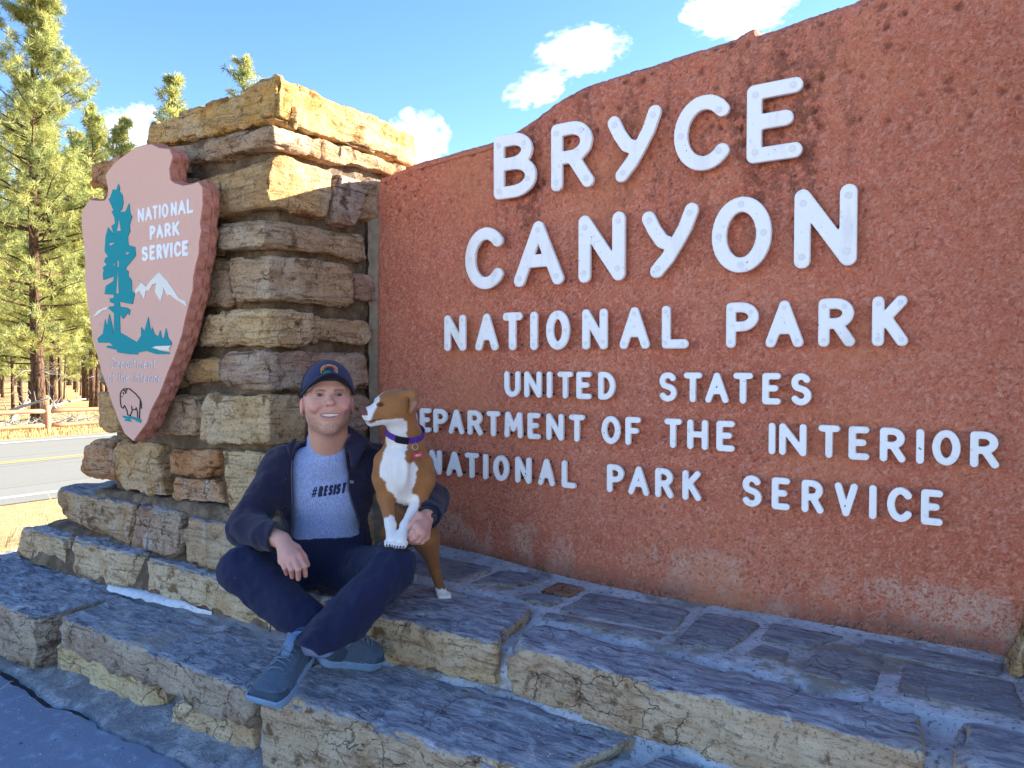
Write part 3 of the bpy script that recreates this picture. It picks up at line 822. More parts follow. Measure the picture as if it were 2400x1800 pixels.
# stepped foot course (course A)
AST = [
 ([(-4.02,0.49),(-3.50,0.445),(-3.42,0.665),(-4.20,0.665)], 2.00, 2.5, wh(GREY,.5)),
 ([(-3.46,0.445),(-3.08,0.45),(-3.06,0.655),(-3.41,0.665)], 2.00, 2.4, wh(PUR,.7)),
 ([(-3.05,0.445),(-2.55,0.445),(-2.55,0.655),(-3.03,0.65)], 1.995, 2.4, wh(GREY,.4)),
 ([(-2.53,0.445),(-2.45,0.445),(-2.45,0.65),(-2.52,0.65)], 2.02, 2.6, GREY),
]
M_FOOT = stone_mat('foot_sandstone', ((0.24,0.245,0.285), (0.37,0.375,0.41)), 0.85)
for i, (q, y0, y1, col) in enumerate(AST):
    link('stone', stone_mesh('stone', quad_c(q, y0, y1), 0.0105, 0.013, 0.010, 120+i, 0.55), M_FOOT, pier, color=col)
link('mortar_bed', stone_mesh('mortar_bed', box_c(-3.85,-2.44,2.035,2.4,0.60,0.700), 0.03, 0.012, 0.03, 140, .2, .2), M_PMORT, pier)

# right hand pier: only the rough foot of it shows at the edge of the picture
pier2 = thing('stone_pier', (0.9, 2.6, 0), 'rough stone heap of a second pier against the right end of the red wall', 'stone pier', 'stone piers at the ends of the sign wall')
for i, (c, col) in enumerate([
  ([[[(0.10,2.55,0.40),(0.20,2.60,0.80)],[(0.02,2.80,0.40),(0.16,2.80,0.80)]],[[(0.62,2.2,0.40),(0.60,2.2,0.80)],[(0.6,2.8,0.40),(0.6,2.8,0.80)]]], GREY),
  ([[[(0.025,2.55,0.41),(0.075,2.60,0.60)],[(0.03,2.70,0.41),(0.09,2.70,0.60)]],[[(0.075,2.53,0.41),(0.10,2.59,0.62)],[(0.12,2.72,0.41),(0.13,2.72,0.62)]]], TAN),
  ([[[(0.36,2.15,0.80),(0.38,2.15,1.25)],[(0.36,2.9,0.80),(0.38,2.9,1.25)]],[[(1.1,2.15,0.80),(1.1,2.15,1.25)],[(1.1,2.9,0.80),(1.1,2.9,1.25)]]], TAN),
  ([[[(0.37,2.12,1.28),(0.38,2.15,1.7)],[(0.37,2.9,1.28),(0.38,2.9,1.7)]],[[(1.4,2.15,1.28),(1.4,2.15,1.7)],[(1.4,2.9,1.28),(1.4,2.9,1.7)]]], GREY),
  ([[[(0.38,2.12,1.73),(0.4,2.15,2.2)],[(0.38,2.9,1.73),(0.4,2.9,2.2)]],[[(1.5,2.15,1.73),(1.5,2.15,2.2)],[(1.5,2.9,1.73),(1.5,2.9,2.2)]]], BRN),
  ([[[(0.37,2.08,2.22),(0.4,2.12,2.5)],[(0.37,2.95,2.22),(0.4,2.95,2.5)]],[[(1.5,2.1,2.22),(1.5,2.1,2.5)],[(1.5,2.9,2.22),(1.5,2.9,2.5)]]], GOLD),
 ]):
    link('stone', stone_mesh('stone', c, 0.022, 0.014, 0.02, 160+i, 0.5), M_PIERSTONE, pier2, color=col)

# ================================================================== STEPS AND BENCH
steps = thing('stone_steps', (-1.5, 1.8, 0), 'two long steps of grey sandstone slabs with pale mortar joints below the sign wall', 'stone steps')
g = NT('pale_mortar'); p = g.pos(); n2 = g.noise(p, 8, 6, 0.7); n3 = g.noise(p, 50, 4, 0.7)
c = g.mix(g.rng(n2, 0.38, 0.62), (0.42,0.43,0.46), (0.60,0.61,0.64)); c = g.mix(g.rng(n3, 0.54, 0.66), c, (0.20,0.20,0.21)); c = g.mix(g.rng(g.noise(p, 3.5, 5, .65), 0.52, 0.62), c, (0.30,0.27,0.23))
M_DIRTM = plain('dirty_mortar', (0.22,0.21,0.22), 0.95, 0.6, 16, 0.9)
M_PALE = g.fin(c, 0.92, g.bump(g.math('ADD', n2, n3), 0.8, 0.012), 0.2)
S2 = (0.56,0.41,0.27,1); S3=(0.64,0.46,0.27,1); S4=(0.44,0.345,0.265,1)
STP = [
 # bench row: front quad, y0, y1 (course B at the left, long slabs at the right)
 ([(-4.52,.275),(-3.95,.275),(-3.94,.445),(-4.40,.445)], 1.945, 2.35, S3),
 ([(-3.90,.275),(-3.31,.275),(-3.28,.445),(-3.92,.455)], 1.935, 2.30, S3),
 ([(-3.25,.275),(-2.20,.272),(-2.19,.43),(-3.26,.445)], 1.94, 2.25, S3),
 # lower step treads
 ([(-4.75,.02),(-3.38,.04),(-3.345,.272),(-4.7,.27)], 1.525, 2.05, S4),
 # ground course below the slabs
 ([(-4.1,.0),(-3.76,.0),(-3.78,.10),(-4.1,.09)], 1.62, 1.95, (0.64,0.48,0.28,1)),
 ([(-3.72,.0),(-3.40,.0),(-3.42,.105),(-3.70,.11)], 1.635, 1.95, (0.70,0.53,0.30,1)),
 ([(-3.385,.0),(-2.60,.0),(-2.63,.135),(-3.36,.140)], 1.605, 1.95, (0.72,0.55,0.30,1)),
 ([(-2.52,.0),(-2.05,.0),(-2.06,.140),(-2.49,.140)], 1.600, 1.95, S3),
 ([(-1.98,-.02),(-1.45,-.02),(-1.45,.10),(-1.98,.11)], 1.66, 1.95, S3),
]
for i, (q, y0, y1, col) in enumerate(STP):
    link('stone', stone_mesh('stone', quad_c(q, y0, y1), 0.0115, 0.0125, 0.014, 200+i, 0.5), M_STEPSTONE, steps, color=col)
def plan_block(name, poly_top, z0, z1, col, seed, res=0.012, amp=0.0115, rnd=0.016, inset=0.012, m=None):
    """slab given by its plan quad (front-left, front-right, back-right, back-left)"""
    fl, fr, br, bl = poly_top
    c = [[[(fl[0],fl[1]+inset,z0),(fl[0],fl[1],z1)],[(bl[0],bl[1],z0),(bl[0],bl[1],z1)]],[[(fr[0],fr[1]+inset,z0),(fr[0],fr[1],z1)],[(br[0],br[1],z0),(br[0],br[1],z1)]]]
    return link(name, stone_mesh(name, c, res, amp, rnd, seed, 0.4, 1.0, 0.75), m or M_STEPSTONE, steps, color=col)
plan_block('slab', [(-3.285,1.585),(-2.035,1.555),(-2.02,2.00),(-3.33,1.90)], 0.12, 0.272, S4, 230, amp=0.014)
plan_block('slab', [(-2.02,1.565),(-0.93,1.635),(-0.80,1.97),(-2.00,1.97)], -0.02, 0.270, S2, 231, amp=0.013)
plan_block('slab', [(-0.86,1.64),(0.75,1.62),(0.75,1.97),(-0.74,1.97)], -0.02, 0.268, S2, 232)
plan_block('slab', [(0.79,1.62),(2.2,1.62),(2.2,1.97),(0.79,1.97)], -0.02, 0.268, S2, 233)
plan_block('slab', [(-2.17,1.94),(-1.335,1.965),(-1.42,2.34),(-2.16,2.33)], 0.275, 0.440, S3, 234, amp=0.012)
plan_block('slab', [(-1.29,1.965),(-0.125,1.93),(-0.155,2.15),(-1.35,2.20)], 0.265, 0.440, S2, 235, amp=0.013)
plan_block('slab', [(-0.07,1.925),(1.0,1.90),(1.0,2.20),(-0.075,2.18)], 0.265, 0.440, S2, 236, amp=0.013)
plan_block('slab', [(1.04,1.92),(2.2,1.92),(2.2,2.20),(1.04,2.20)], 0.265, 0.440, S2, 237)
FL = [
 [(-2.04,2.385),(-1.80,2.40),(-1.79,2.645),(-2.28,2.66)], [(-1.765,2.41),(-1.56,2.53),(-1.535,2.67),(-1.77,2.665)],
 [(-1.50,2.49),(-1.355,2.505),(-1.36,2.635),(-1.495,2.65)], [(-1.32,2.345),(-0.90,2.375),(-0.915,2.605),(-1.33,2.60)],
 [(-0.865,2.265),(-0.69,2.30),(-0.665,2.61),(-0.87,2.625)], [(-0.655,2.30),(-0.52,2.29),(-0.53,2.42),(-0.625,2.435)],
 [(-0.635,2.465),(-0.475,2.455),(-0.395,2.645),(-0.64,2.65)], [(-0.495,2.255),(-0.245,2.24),(-0.26,2.50),(-0.445,2.49)],
 [(-0.215,2.235),(0.08,2.245),(0.05,2.50),(-0.225,2.51)], [(-1.33,2.245),(-0.90,2.265),(-0.905,2.345),(-1.345,2.315)],
 [(0.11,2.25),(0.6,2.25),(0.55,2.5),(0.09,2.5)], [(-1.535,2.385),(-1.365,2.36),(-1.36,2.475),(-1.50,2.465)], [(-0.36,2.535),(0.02,2.535),(0.03,2.655),(-0.345,2.655)],
]
FC = [S4, S4, (0.40,0.20,0.12,1)] + [S4]*10
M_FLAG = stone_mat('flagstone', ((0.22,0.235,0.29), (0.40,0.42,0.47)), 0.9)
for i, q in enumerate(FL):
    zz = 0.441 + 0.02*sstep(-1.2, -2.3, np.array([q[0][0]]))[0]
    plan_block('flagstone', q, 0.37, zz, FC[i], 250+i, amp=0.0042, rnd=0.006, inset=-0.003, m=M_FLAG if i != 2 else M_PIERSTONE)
# mortar beds
def bed(name, x0, x1, y0, y1, zf, amp, sd, m=M_PALE, res=0.018):
    nx = int((x1-x0)/res)+1; ny = int((y1-y0)/res)+1
    Xb, Yb = np.meshgrid(np.linspace(x0,x1,nx), np.linspace(y0,y1,ny), indexing='ij')
    P = np.stack([Xb.ravel(), Yb.ravel(), 0*Xb.ravel()], 1)
    P[:,2] = zf(P[:,0], P[:,1]) + amp*fbm(P, 8, 4, sd)
    i, j = np.meshgrid(np.arange(nx-1), np.arange(ny-1), indexing='ij')
    Fq = np.stack([(i*ny+j).ravel(), ((i+1)*ny+j).ravel(), ((i+1)*ny+j+1).ravel(), (i*ny+j+1).ravel()], 1)
    return link(name, mesh_np(name, P, Fq), m, steps)
bed('mortar_bed', -2.5, 2.2, 1.99, 2.86, lambda x, y: 0.403 + 0.031*sstep(-.02,.05, y - np.interp(x, [-2.5,-1.42,-1.36,-.15,2.2], [2.34,2.33,2.205,2.155,2.185])) + 0.022*sstep(-1.2,-2.3,x) + 0.018*sstep(2.60,2.80,y) - 0.16*sstep(2.02,1.99,y), 0.006, 301)
bed('mortar_bed', -2.06, 2.2, 1.61, 2.04, lambda x, y: 0.235 + 0.050*sstep(1.90,1.985,y) - 0.24*sstep(1.66,1.615,y), 0.014, 303)
bed('mortar_bed', -4.6, -2.0, 1.64, 2.04, lambda x, y: 0.165 + 0.115*sstep(1.80,1.93,y)*sstep(-3.50,-3.30,x) + .02*sstep(1.9,2.0,y) - 0.12*sstep(1.72,1.65,y), 0.016, 304, M_DIRTM)
bed('mortar_bed', -4.3, -2.4, 1.93, 2.30, lambda x, y: 0.425 + 0.05*sstep(1.95,2.08,y) - 0.15*sstep(1.97,1.935,y), 0.014, 305, M_PMORT)
# frost patch lying on the joint behind the big slab
fr = [(-3.47,1.95),(-3.42,1.88),(-3.25,1.90),(-3.02,1.885),(-2.80,1.93),(-2.86,1.965),(-3.05,1.985),(-3.30,1.985)]

# unseen block added under the wall and the pier to stop sun leaking through
tag(MB().box(-4.0, 2.6, 2.12, 3.3, -0.3, 0.36).build('fill_block', M_PMORT), kind='structure')

xs_ = np.linspace(-3.46, -2.74, 60); V = []; nr_ = 8
for i, x in enumerate(xs_):
    u_ = i/59; nz_ = fbm(np.array([[x, 0, 0]]), 9, 3, 61)[0]
    y0 = 1.878 + .05*u_ + .02*nz_; w_ = (.020 + .085*math.sin(math.pi*min(1, u_*1.15))**.8)*(1-u_)**.35
    for q in range(nr_):
        t = q/(nr_-1); V.append((x, y0 + w_*t, .276 + .022*math.sin(math.pi*t)**.6))
V = np.array(V); V[:,2] += .010*fbm(V, 22, 3, 5)
i, j = np.meshgrid(np.arange(59), np.arange(nr_-1), indexing='ij')
tag(link('frost_patch', mesh_np('frost_patch', V, np.stack([(i*nr_+j).ravel(), ((i+1)*nr_+j).ravel(), ((i+1)*nr_+j+1).ravel(), (i*nr_+j+1).ravel()],1)), plain('frost', (0.66,0.69,0.74), .8, .35, 30, .8)), kind='stuff')
# ================================================================== ARROWHEAD SIGN
arrow = thing('arrowhead_sign', (-3.25, 2.0, 1.0), 'pink stone arrowhead plaque with teal tree and white lettering on the stone pier', 'sign')
AY = 1.93; AT = 0.085
OUT = [(-3.135,2.296),(-3.07,2.268),(-2.999,2.254),(-2.975,2.213),(-3.0,2.166),(-2.994,2.12),(-2.966,2.104),(-2.904,2.085),(-2.85,2.084),(-2.8,2.088),(-2.771,2.058),(-2.771,1.986),(-2.79,1.915),(-2.783,1.878),(-2.798,1.835),(-2.801,1.787),(-2.822,1.744),(-2.841,1.692),(-2.846,1.636),(-2.873,1.58),(-2.905,1.508),(-2.925,1.453),(-2.957,1.398),(-2.989,1.347),(-3.034,1.286),(-3.071,1.229),(-3.097,1.191),(-3.134,1.152),(-3.168,1.112),(-3.195,1.063),(-3.304,0.974),(-3.378,1.005),(-3.425,1.063),(-3.46,1.117),(-3.5,1.176),(-3.531,1.237),(-3.563,1.283),(-3.603,1.37),(-3.639,1.442),(-3.661,1.541),(-3.687,1.646),(-3.70,1.735),(-3.697,1.811),(-3.702,1.881),(-3.721,1.977),(-3.723,2.047),(-3.709,2.074),(-3.646,2.113),(-3.569,2.1),(-3.515,2.094),(-3.492,2.113),(-3.488,2.14),(-3.507,2.206),(-3.497,2.218),(-3.424,2.257),(-3.351,2.277),(-3.256,2.3),(-3.195,2.299)]
from mathutils.geometry import tessellate_polygon
def dense(P, st):
    out = []
    for a, b in zip(P, P[1:]+P[:1]):
        n = max(1, int(math.hypot(b[0]-a[0], b[1]-a[1])/st))
        out += [(a[0]+(b[0]-a[0])*i/n, a[1]+(b[1]-a[1])*i/n) for i in range(n)]
    return out
def fill(P):
    return [tuple(t) for t in tessellate_polygon([[Vector((x, z, 0)) for x, z in P]])]
def orient(tris, P):
    """make triangles face -Y"""
    o = []
    for a, b, c in tris:
        s = (P[b][0]-P[a][0])*(P[c][1]-P[a][1]) - (P[c][0]-P[a][0])*(P[b][1]-P[a][1])
        o.append((a,b,c) if s > 0 else (a,c,b))
    return o
L0 = dense(OUT, 0.012); n = len(L0); A0 = np.array(L0)
tg = np.roll(A0,-2,0)-np.roll(A0,2,0); nr2 = np.stack([-tg[:,1], tg[:,0]],1); nr2 /= np.linalg.norm(nr2,axis=1)[:,None]+1e-9
cen = A0.mean(0)
# outline runs clockwise, so this normal points outwards
arc_l = np.cumsum(np.r_[0, np.linalg.norm(np.diff(A0,axis=0),axis=1)])
def sc(ph, k): return np.abs(np.sin(arc_l*k+ph))
loops = [(0.0, A0 - nr2*0.004), (0.004, A0), (AT*0.36, A0 + nr2*(0.017*sc(0.3,42)-0.004)[:,None]), (AT*0.50, A0 + nr2*(0.007)),
         (AT*0.54, A0 + nr2*0.004), (AT*0.58, A0 + nr2*0.008), (AT*0.8, A0 + nr2*(0.018*sc(1.4,38)-0.006)[:,None]), (AT, A0 - nr2*0.006)]
V = []; F = []
for dy, Lp in loops: V += [(x, AY+dy, z) for x, z in Lp]
for q in range(len(loops)-1):
    for k in range(n):
        k2 = (k+1) % n; F.append((q*n+k, (q+1)*n+k, (q+1)*n+k2, q*n+k2))
front = orient(fill([tuple(p) for p in loops[0][1]]), loops[0][1])
F += front; b = (len(loops)-1)*n
F += [tuple(i+b for i in t[::-1]) for t in front]
fm = [0]*len(F)
for i, f in enumerate(F[:(len(loops)-1)*n]): fm[i] = 1
g = NT('pink_cast_stone'); p = g.pos(); n1 = g.noise(p, 2.2, 5); n2 = g.noise(p, 90, 5, 0.7); n3 = g.noise(p, 9, 5, 0.7)
c = g.mix(n1, (0.70,0.39,0.285), (0.75,0.44,0.335)); c = g.mix(g.math('MULTIPLY', n2, 0.5), c, (0.82,0.55,0.45))
c = g.mix(g.rng(g.noise(p, 28, 3), 0.70, 0.73), c, (0.22,0.12,0.09))
M_PINK = g.fin(c, 0.85, g.bump(n2, 0.35, 0.003), 0.2)
g = NT('red_chipped_edge'); p = g.pos(); n1 = g.noise(p, 14, 5); n2 = g.noise(p, 90, 5, 0.7)
c = g.mix(n1, (0.44,0.155,0.10), (0.54,0.225,0.155)); c = g.mix(g.rng(n2, 0.5, 0.7), c, (0.60,0.31,0.24))
M_PINKE = g.fin(c, 0.85, g.bump(n2, 0.4, 0.004), 0.2)
me = mesh_np('plaque', V, F, False, fmat=fm)
link('plaque', me, [M_PINK, M_PINKE], arrow)
M_BRK = plain('rusted_bracket', (0.10,0.06,0.04), 0.7)
for x, z in ((-3.45,2.0),(-3.05,2.0),(-3.25,1.3)): MB().box(x-.03, x+.03, AY+AT-.004, 2.12, z-.03, z+.03).build('bracket', M_BRK, arrow)

def flat_part(name, P, m, y, t=0.003, holes=None, parent=arrow):
    P = [tuple(q) for q in P]
    n = len(P); area = sum(P[i][0]*P[(i+1)%n][1]-P[(i+1)%n][0]*P[i][1] for i in range(n))
    if area < 0: P = P[::-1]
    tr = orient(fill(P), P)
    V = [(x, y, z) for x, z in P] + [(x, y+t, z) for x, z in P]
    F = list(tr) + [(i, i+n, (i+1) % n + n, (i+1) % n) for i in range(n)]
    return link(name, mesh_np(name, V, F, False), m, parent)
TREE = [(-3.396,2.153),(-3.382,2.135),(-3.387,2.118),(-3.363,2.098),(-3.356,2.061),(-3.365,2.036),(-3.389,2.025),(-3.341,2.02),(-3.309,2.054),(-3.302,2.011),(-3.288,1.992),(-3.307,1.959),(-3.304,1.928),(-3.324,1.908),(-3.321,1.868),(-3.267,1.854),(-3.262,1.815),(-3.348,1.763),(-3.324,1.749),(-3.325,1.727),(-3.298,1.707),(-3.297,1.66),(-3.274,1.645),(-3.293,1.598),(-3.398,1.614),(-3.394,1.592),(-3.337,1.585),(-3.312,1.574),(-3.32,1.55),(-3.337,1.56),(-3.369,1.534),(-3.399,1.557),(-3.397,1.473),(-3.262,1.426),(-3.228,1.455),(-3.227,1.493),(-3.202,1.473),(-3.171,1.537),(-3.152,1.467),(-3.143,1.491),(-3.127,1.462),(-3.099,1.447),(-3.082,1.475),(-3.071,1.442),(-3.055,1.442),(-3.038,1.484),(-3.023,1.441),(-3.0,1.422),(-3.0,1.408),(-3.072,1.408),(-3.145,1.4),(-3.096,1.388),(-3.015,1.378),(-3.015,1.371),(-3.113,1.371),(-3.187,1.386),(-3.255,1.38),(-3.255,1.37),(-3.333,1.373),(-3.422,1.381),(-3.426,1.393),(-3.513,1.405),(-3.508,1.414),(-3.457,1.412),(-3.484,1.427),(-3.582,1.428),(-3.591,1.449),(-3.543,1.471),(-3.523,1.537),(-3.51,1.501),(-3.485,1.561),(-3.464,1.51),(-3.453,1.464),(-3.444,1.562),(-3.489,1.586),(-3.484,1.596),(-3.443,1.597),(-3.443,1.607),(-3.479,1.616),(-3.481,1.633),(-3.447,1.635),(-3.446,1.649),(-3.523,1.655),(-3.512,1.693),(-3.449,1.712),(-3.44,1.734),(-3.532,1.722),(-3.536,1.75),(-3.528,1.765),(-3.536,1.781),(-3.502,1.792),(-3.525,1.808),(-3.509,1.825),(-3.488,1.828),(-3.517,1.853),(-3.507,1.924),(-3.485,1.963),(-3.44,1.925),(-3.456,1.969),(-3.427,1.974),(-3.43,2.003),(-3.454,2.034),(-3.438,2.037),(-3.477,2.093),(-3.465,2.096),(-3.439,2.134),(-3.411,2.126)]
SLITS = [[(-3.39,1.987),(-3.381,1.953),(-3.379,1.937),(-3.409,1.94),(-3.399,1.955)],[(-3.47,1.887),(-3.433,1.887),(-3.437,1.883),(-3.466,1.877)],[(-3.336,1.834),(-3.314,1.835),(-3.313,1.83),(-3.33,1.824)],[(-3.404,1.749),(-3.403,1.655),(-3.41,1.651),(-3.418,1.656)],[(-3.404,1.803),(-3.396,1.8),(-3.399,1.774),(-3.405,1.774)],[(-3.444,1.783),(-3.429,1.792),(-3.428,1.79),(-3.442,1.781)]]
MTN = [(-3.27,1.66),(-3.222,1.691),(-3.185,1.67),(-3.147,1.696),(-3.085,1.729),(-3.033,1.694),(-2.979,1.644),(-2.941,1.606),(-2.896,1.594),(-2.89,1.571),(-2.915,1.585),(-2.98,1.612),(-2.995,1.624),(-3.019,1.628),(-3.023,1.621),(-3.058,1.667),(-3.054,1.644),(-3.076,1.6),(-3.095,1.622),(-3.117,1.645),(-3.106,1.684),(-3.139,1.677),(-3.164,1.652),(-3.189,1.656),(-3.2,1.618),(-3.225,1.643),(-3.236,1.656),(-3.266,1.643)]
MTN2 = [(-3.631,1.55),(-3.578,1.582),(-3.498,1.596),(-3.503,1.584),(-3.545,1.578),(-3.583,1.561)]
RIVER = [(-3.144,1.4),(-3.112,1.4065),(-3.002,1.4065),(-3.018,1.394),(-3.01,1.385),(-3.064,1.388)]
M_TEAL = plain('teal_enamel', (0.0,0.27,0.30), 0.75, 0.06, 30)
M_CREAM = plain('cream_enamel', (0.80,0.76,0.66), 0.6, 0.05, 30)
M_WPAINT = plain('white_enamel', (0.87,0.86,0.85), 0.55, 0.04, 30)
flat_part('tree_emblem', TREE, M_TEAL, AY-0.003, 0.0045)
for s in SLITS: flat_part('bark_gap', s, M_PINK, AY-0.0042, 0.002)
flat_part('mountain_emblem', MTN, M_CREAM, AY-0.003, 0.0045)
flat_part('mountain_emblem', MTN2, M_CREAM, AY-0.003, 0.0045)
flat_part('lake_emblem', RIVER, M_CREAM, AY-0.0045, 0.003)
BIS = [[(-3.355,1.197),(-3.372,1.207),(-3.39,1.207),(-3.404,1.189),(-3.405,1.159),(-3.397,1.129),(-3.383,1.124),(-3.37,1.137),(-3.348,1.111),(-3.347,1.096),(-3.327,1.092)],[(-3.381,1.212),(-3.359,1.215),(-3.328,1.215),(-3.277,1.192),(-3.243,1.168),(-3.235,1.149),(-3.235,1.127)],[(-3.36,1.192),(-3.357,1.205),(-3.346,1.212)],[(-3.313,1.137),(-3.309,1.117),(-3.327,1.087)],[(-3.311,1.121),(-3.287,1.12),(-3.275,1.13),(-3.266,1.109),(-3.266,1.084)],[(-3.243,1.163),(-3.25,1.104),(-3.251,1.08)],[(-3.38,1.197),(-3.376,1.187)],[(-3.391,1.178),(-3.388,1.177)]]
mb = MB()
for s in BIS: mb.tube([(x, AY-0.0015, z) for x, z in s], 0.0028, 6)
mb.build('bison_emblem', plain('black_enamel', (0.03,0.03,0.04), 0.6), arrow)
flat_part('grass_emblem', [(-3.393,1.09),(-3.349,1.088),(-3.314,1.09),(-3.262,1.082),(-3.232,1.076),(-3.245,1.07),(-3.239,1.062),(-3.271,1.068),(-3.297,1.077),(-3.332,1.077),(-3.314,1.065),(-3.367,1.066),(-3.371,1.073),(-3.354,1.076),(-3.376,1.08)], M_TEAL, AY-0.003, 0.0045)
AL = [(1.960,2.022,.0068,[('N',-3.24,-3.193),('A',-3.183,-3.131),('T',-3.127,-3.089),('I',-3.08,-3.065),('O',-3.058,-3.009),('N',-2.991,-2.948),('A',-2.941,-2.886),('L',-2.878,-2.834)]),
      (1.874,1.937,.0075,[('P',-3.15,-3.107),('A',-3.1,-3.049),('R',-3.038,-2.992),('K',-2.981,-2.932)]),
      (1.784,1.851,.0082,[('S',-3.215,-3.165),('E',-3.154,-3.111),('R',-3.1,-3.058),('V',-3.054,-3.006),('I',-2.999,-2.983),('C',-2.972,-2.924),('E',-2.915,-2.872)])]
for z0, z1, hw, ls in AL:
    for ch, a, b in ls:
        Vv, Fq, _ = letter_mesh(ch, a, b, z0, z1, hw, AY-0.004, 0.009, 0.0022)
        link('letter', mesh_np('letter', Vv, Fq), M_WPAINT, arrow)
# grooved, unpainted small lettering: a pale stroke with the groove's shade put in as a dark left flank
LOW = {
 'D': [[(0,0),(0,1),(.4,1)]+arc(.4,.5,.6,.5,90,-90,10)+[(0,0)]], 'e': [[(0,.32),(.9,.34)]+arc(.47,.3,.45,.3,10,330,14)],
 'p': [[(0,-.35),(0,.6)], arc(.42,.3,.42,.3,0,360,14)], 'a': [arc(.42,.3,.42,.3,0,360,14), [(.86,.6),(.86,0)]],
 'r': [[(0,0),(0,.6)], [(0,.4)]+arc(.5,.35,.45,.25,140,40,6)], 't': [[(.3,.95),(.3,.05),(.6,0)], [(0,.62),(.65,.62)]],
 'm': [[(0,0),(0,.6)], [(0,.45),(.12,.58),(.36,.6),(.5,.45),(.5,0)], [(.5,.45),(.62,.58),(.86,.6),(1,.45),(1,0)]],
 'n': [[(0,0),(0,.6)], [(0,.42),(.2,.58),(.6,.6),(.8,.42),(.8,0)]], 'o': [arc(.42,.3,.42,.3,0,360,14)],
 'f': [[(.7,.95),(.45,1),(.3,.8),(.3,0)], [(0,.6),(.65,.6)]], 'h': [[(0,0),(0,1)], [(0,.42),(.2,.58),(.6,.6),(.8,.42),(.8,0)]],
 'I': [[(.3,0),(.3,1)]], 'i': [[(.3,0),(.3,.6)], [(.3,.85),(.3,.9)]],
}
def groove(text, x0, x1, zb, h):
    ws = {'m':1.25,'i':.55,'I':.55,'r':.7,'t':.75,'f':.75,' ':.7}
    tot = sum(ws.get(c, 1) for c in text); u = (x1-x0)/tot; x = x0
    for c in text:
        w = ws.get(c, 1)*u
        if c != ' ':
            a, b2 = MB(), MB()
            for s in LOW[c]:
                pts = [(x+q[0]*w*0.72, zb+q[1]*h) for q in s]
                a.tube([(px, AY-0.0004, pz) for px, pz in pts], 0.0034, 6)
                b2.tube([(px-0.0038, AY-0.0002, pz+0.0005) for px, pz in pts], 0.0030, 6)
            lo = a.build('letter', M_GRV, arrow); b2.build('groove_shadow', M_GRD, lo)
        x += w
M_GRV = plain('groove_pale', (0.86,0.74,0.70), 0.7, 0.05, 30); M_GRD = plain('groove_shade', (0.16,0.085,0.07), 0.8, 0.1, 30)
groove('Department', -3.470, -3.105, 1.311, 0.043)
groove('of the Interior', -3.502, -3.075, 1.247, 0.043)
# ================================================================== SEATED MAN
MR = np.array([0.8396, 0.5432, 0]); MF = np.array([0.5432, -0.8396, 0]); MZ = np.array([0, 0, 1.0])   # his left, his front, up
J = {'neck': (-2.116, 1.993, 1.011), 'shR': (-2.290, 1.925, 0.929), 'shL': (-2.020, 2.136, 0.939), 'elR': (-2.301, 1.756, 0.731), 'wrR': (-2.056, 1.724, 0.723),
 'elL': (-1.856, 2.297, 0.798), 'wrL': (-1.716, 2.089, 0.778), 'pel': (-2.279, 2.098, 0.530), 'hipR': (-2.326, 2.019, 0.502), 'hipL': (-2.164, 2.124, 0.502),
 'knR': (-2.205, 1.672, 0.615), 'knL': (-1.763, 1.960, 0.618), 'anR': (-1.854, 1.749, 0.395), 'anL': (-1.780, 1.655, 0.440), 'toeL': (-1.812, 1.450, 0.338), 'heelL': (-1.884, 1.670, 0.405),
 'toeR': (-1.812, 1.905, 0.325), 'heelR': (-1.812, 1.690, 0.400), 'chest': (-2.175, 2.032, 0.830), 'belly': (-2.213, 2.061, 0.649), 'head': (-2.052, 1.933, 1.191)}
J = {k: np.array(v) for k, v in J.items()}
HR = {'wrist': (-2.056,1.724,0.723), 'index': [(-1.966,1.716,0.685),(-1.929,1.709,0.655),(-1.941,1.724,0.619)], 'middle': [(-1.972,1.700,0.682),(-1.934,1.687,0.650),(-1.953,1.704,0.611)], 'ring': [(-1.988,1.689,0.674),(-1.958,1.678,0.648),(-1.978,1.700,0.614)], 'pinky': [(-2.012,1.685,0.666),(-1.987,1.677,0.648),(-2.002,1.696,0.622)], 'thumb': [(-1.998,1.737,0.700),(-1.982,1.753,0.671),(-1.970,1.760,0.642)]}
HL = {'wrist': (-1.716,2.089,0.778), 'index': [(-1.692,2.003,0.766),(-1.693,1.984,0.746),(-1.720,1.995,0.723)], 'middle': [(-1.680,2.004,0.751),(-1.682,1.984,0.730),(-1.718,1.996,0.708)], 'ring': [(-1.673,2.014,0.735),(-1.680,1.997,0.716),(-1.713,2.005,0.702)], 'pinky': [(-1.672,2.032,0.722),(-1.678,2.016,0.707),(-1.707,2.021,0.698)], 'thumb': [(-1.710,2.040,0.792),(-1.720,2.014,0.768),(-1.732,2.000,0.735)]}
man = thing('person', (-2.22, 2.1, 0.43), 'smiling man in navy cap, dark jacket and blue tee sitting cross-legged on the stone bench', 'person')
HF = np.array([0.728, -0.686, 0]); HX = np.array([0.686, 0.728, 0])
_a = R(5); HF, HX = HF*math.cos(_a) + HX*math.sin(_a), HX*math.cos(_a) - HF*math.sin(_a)
HM = np.stack([HX, HF, MZ], 1)                      # columns are the head axes
def hl(P): return (P - J['head']) @ HM
def hw_(p): return J['head'] + HM @ np.array(p, float)
MM = np.stack([MR, MF, MZ], 1)
def ml(P, k): return (P - J[k]) @ MM

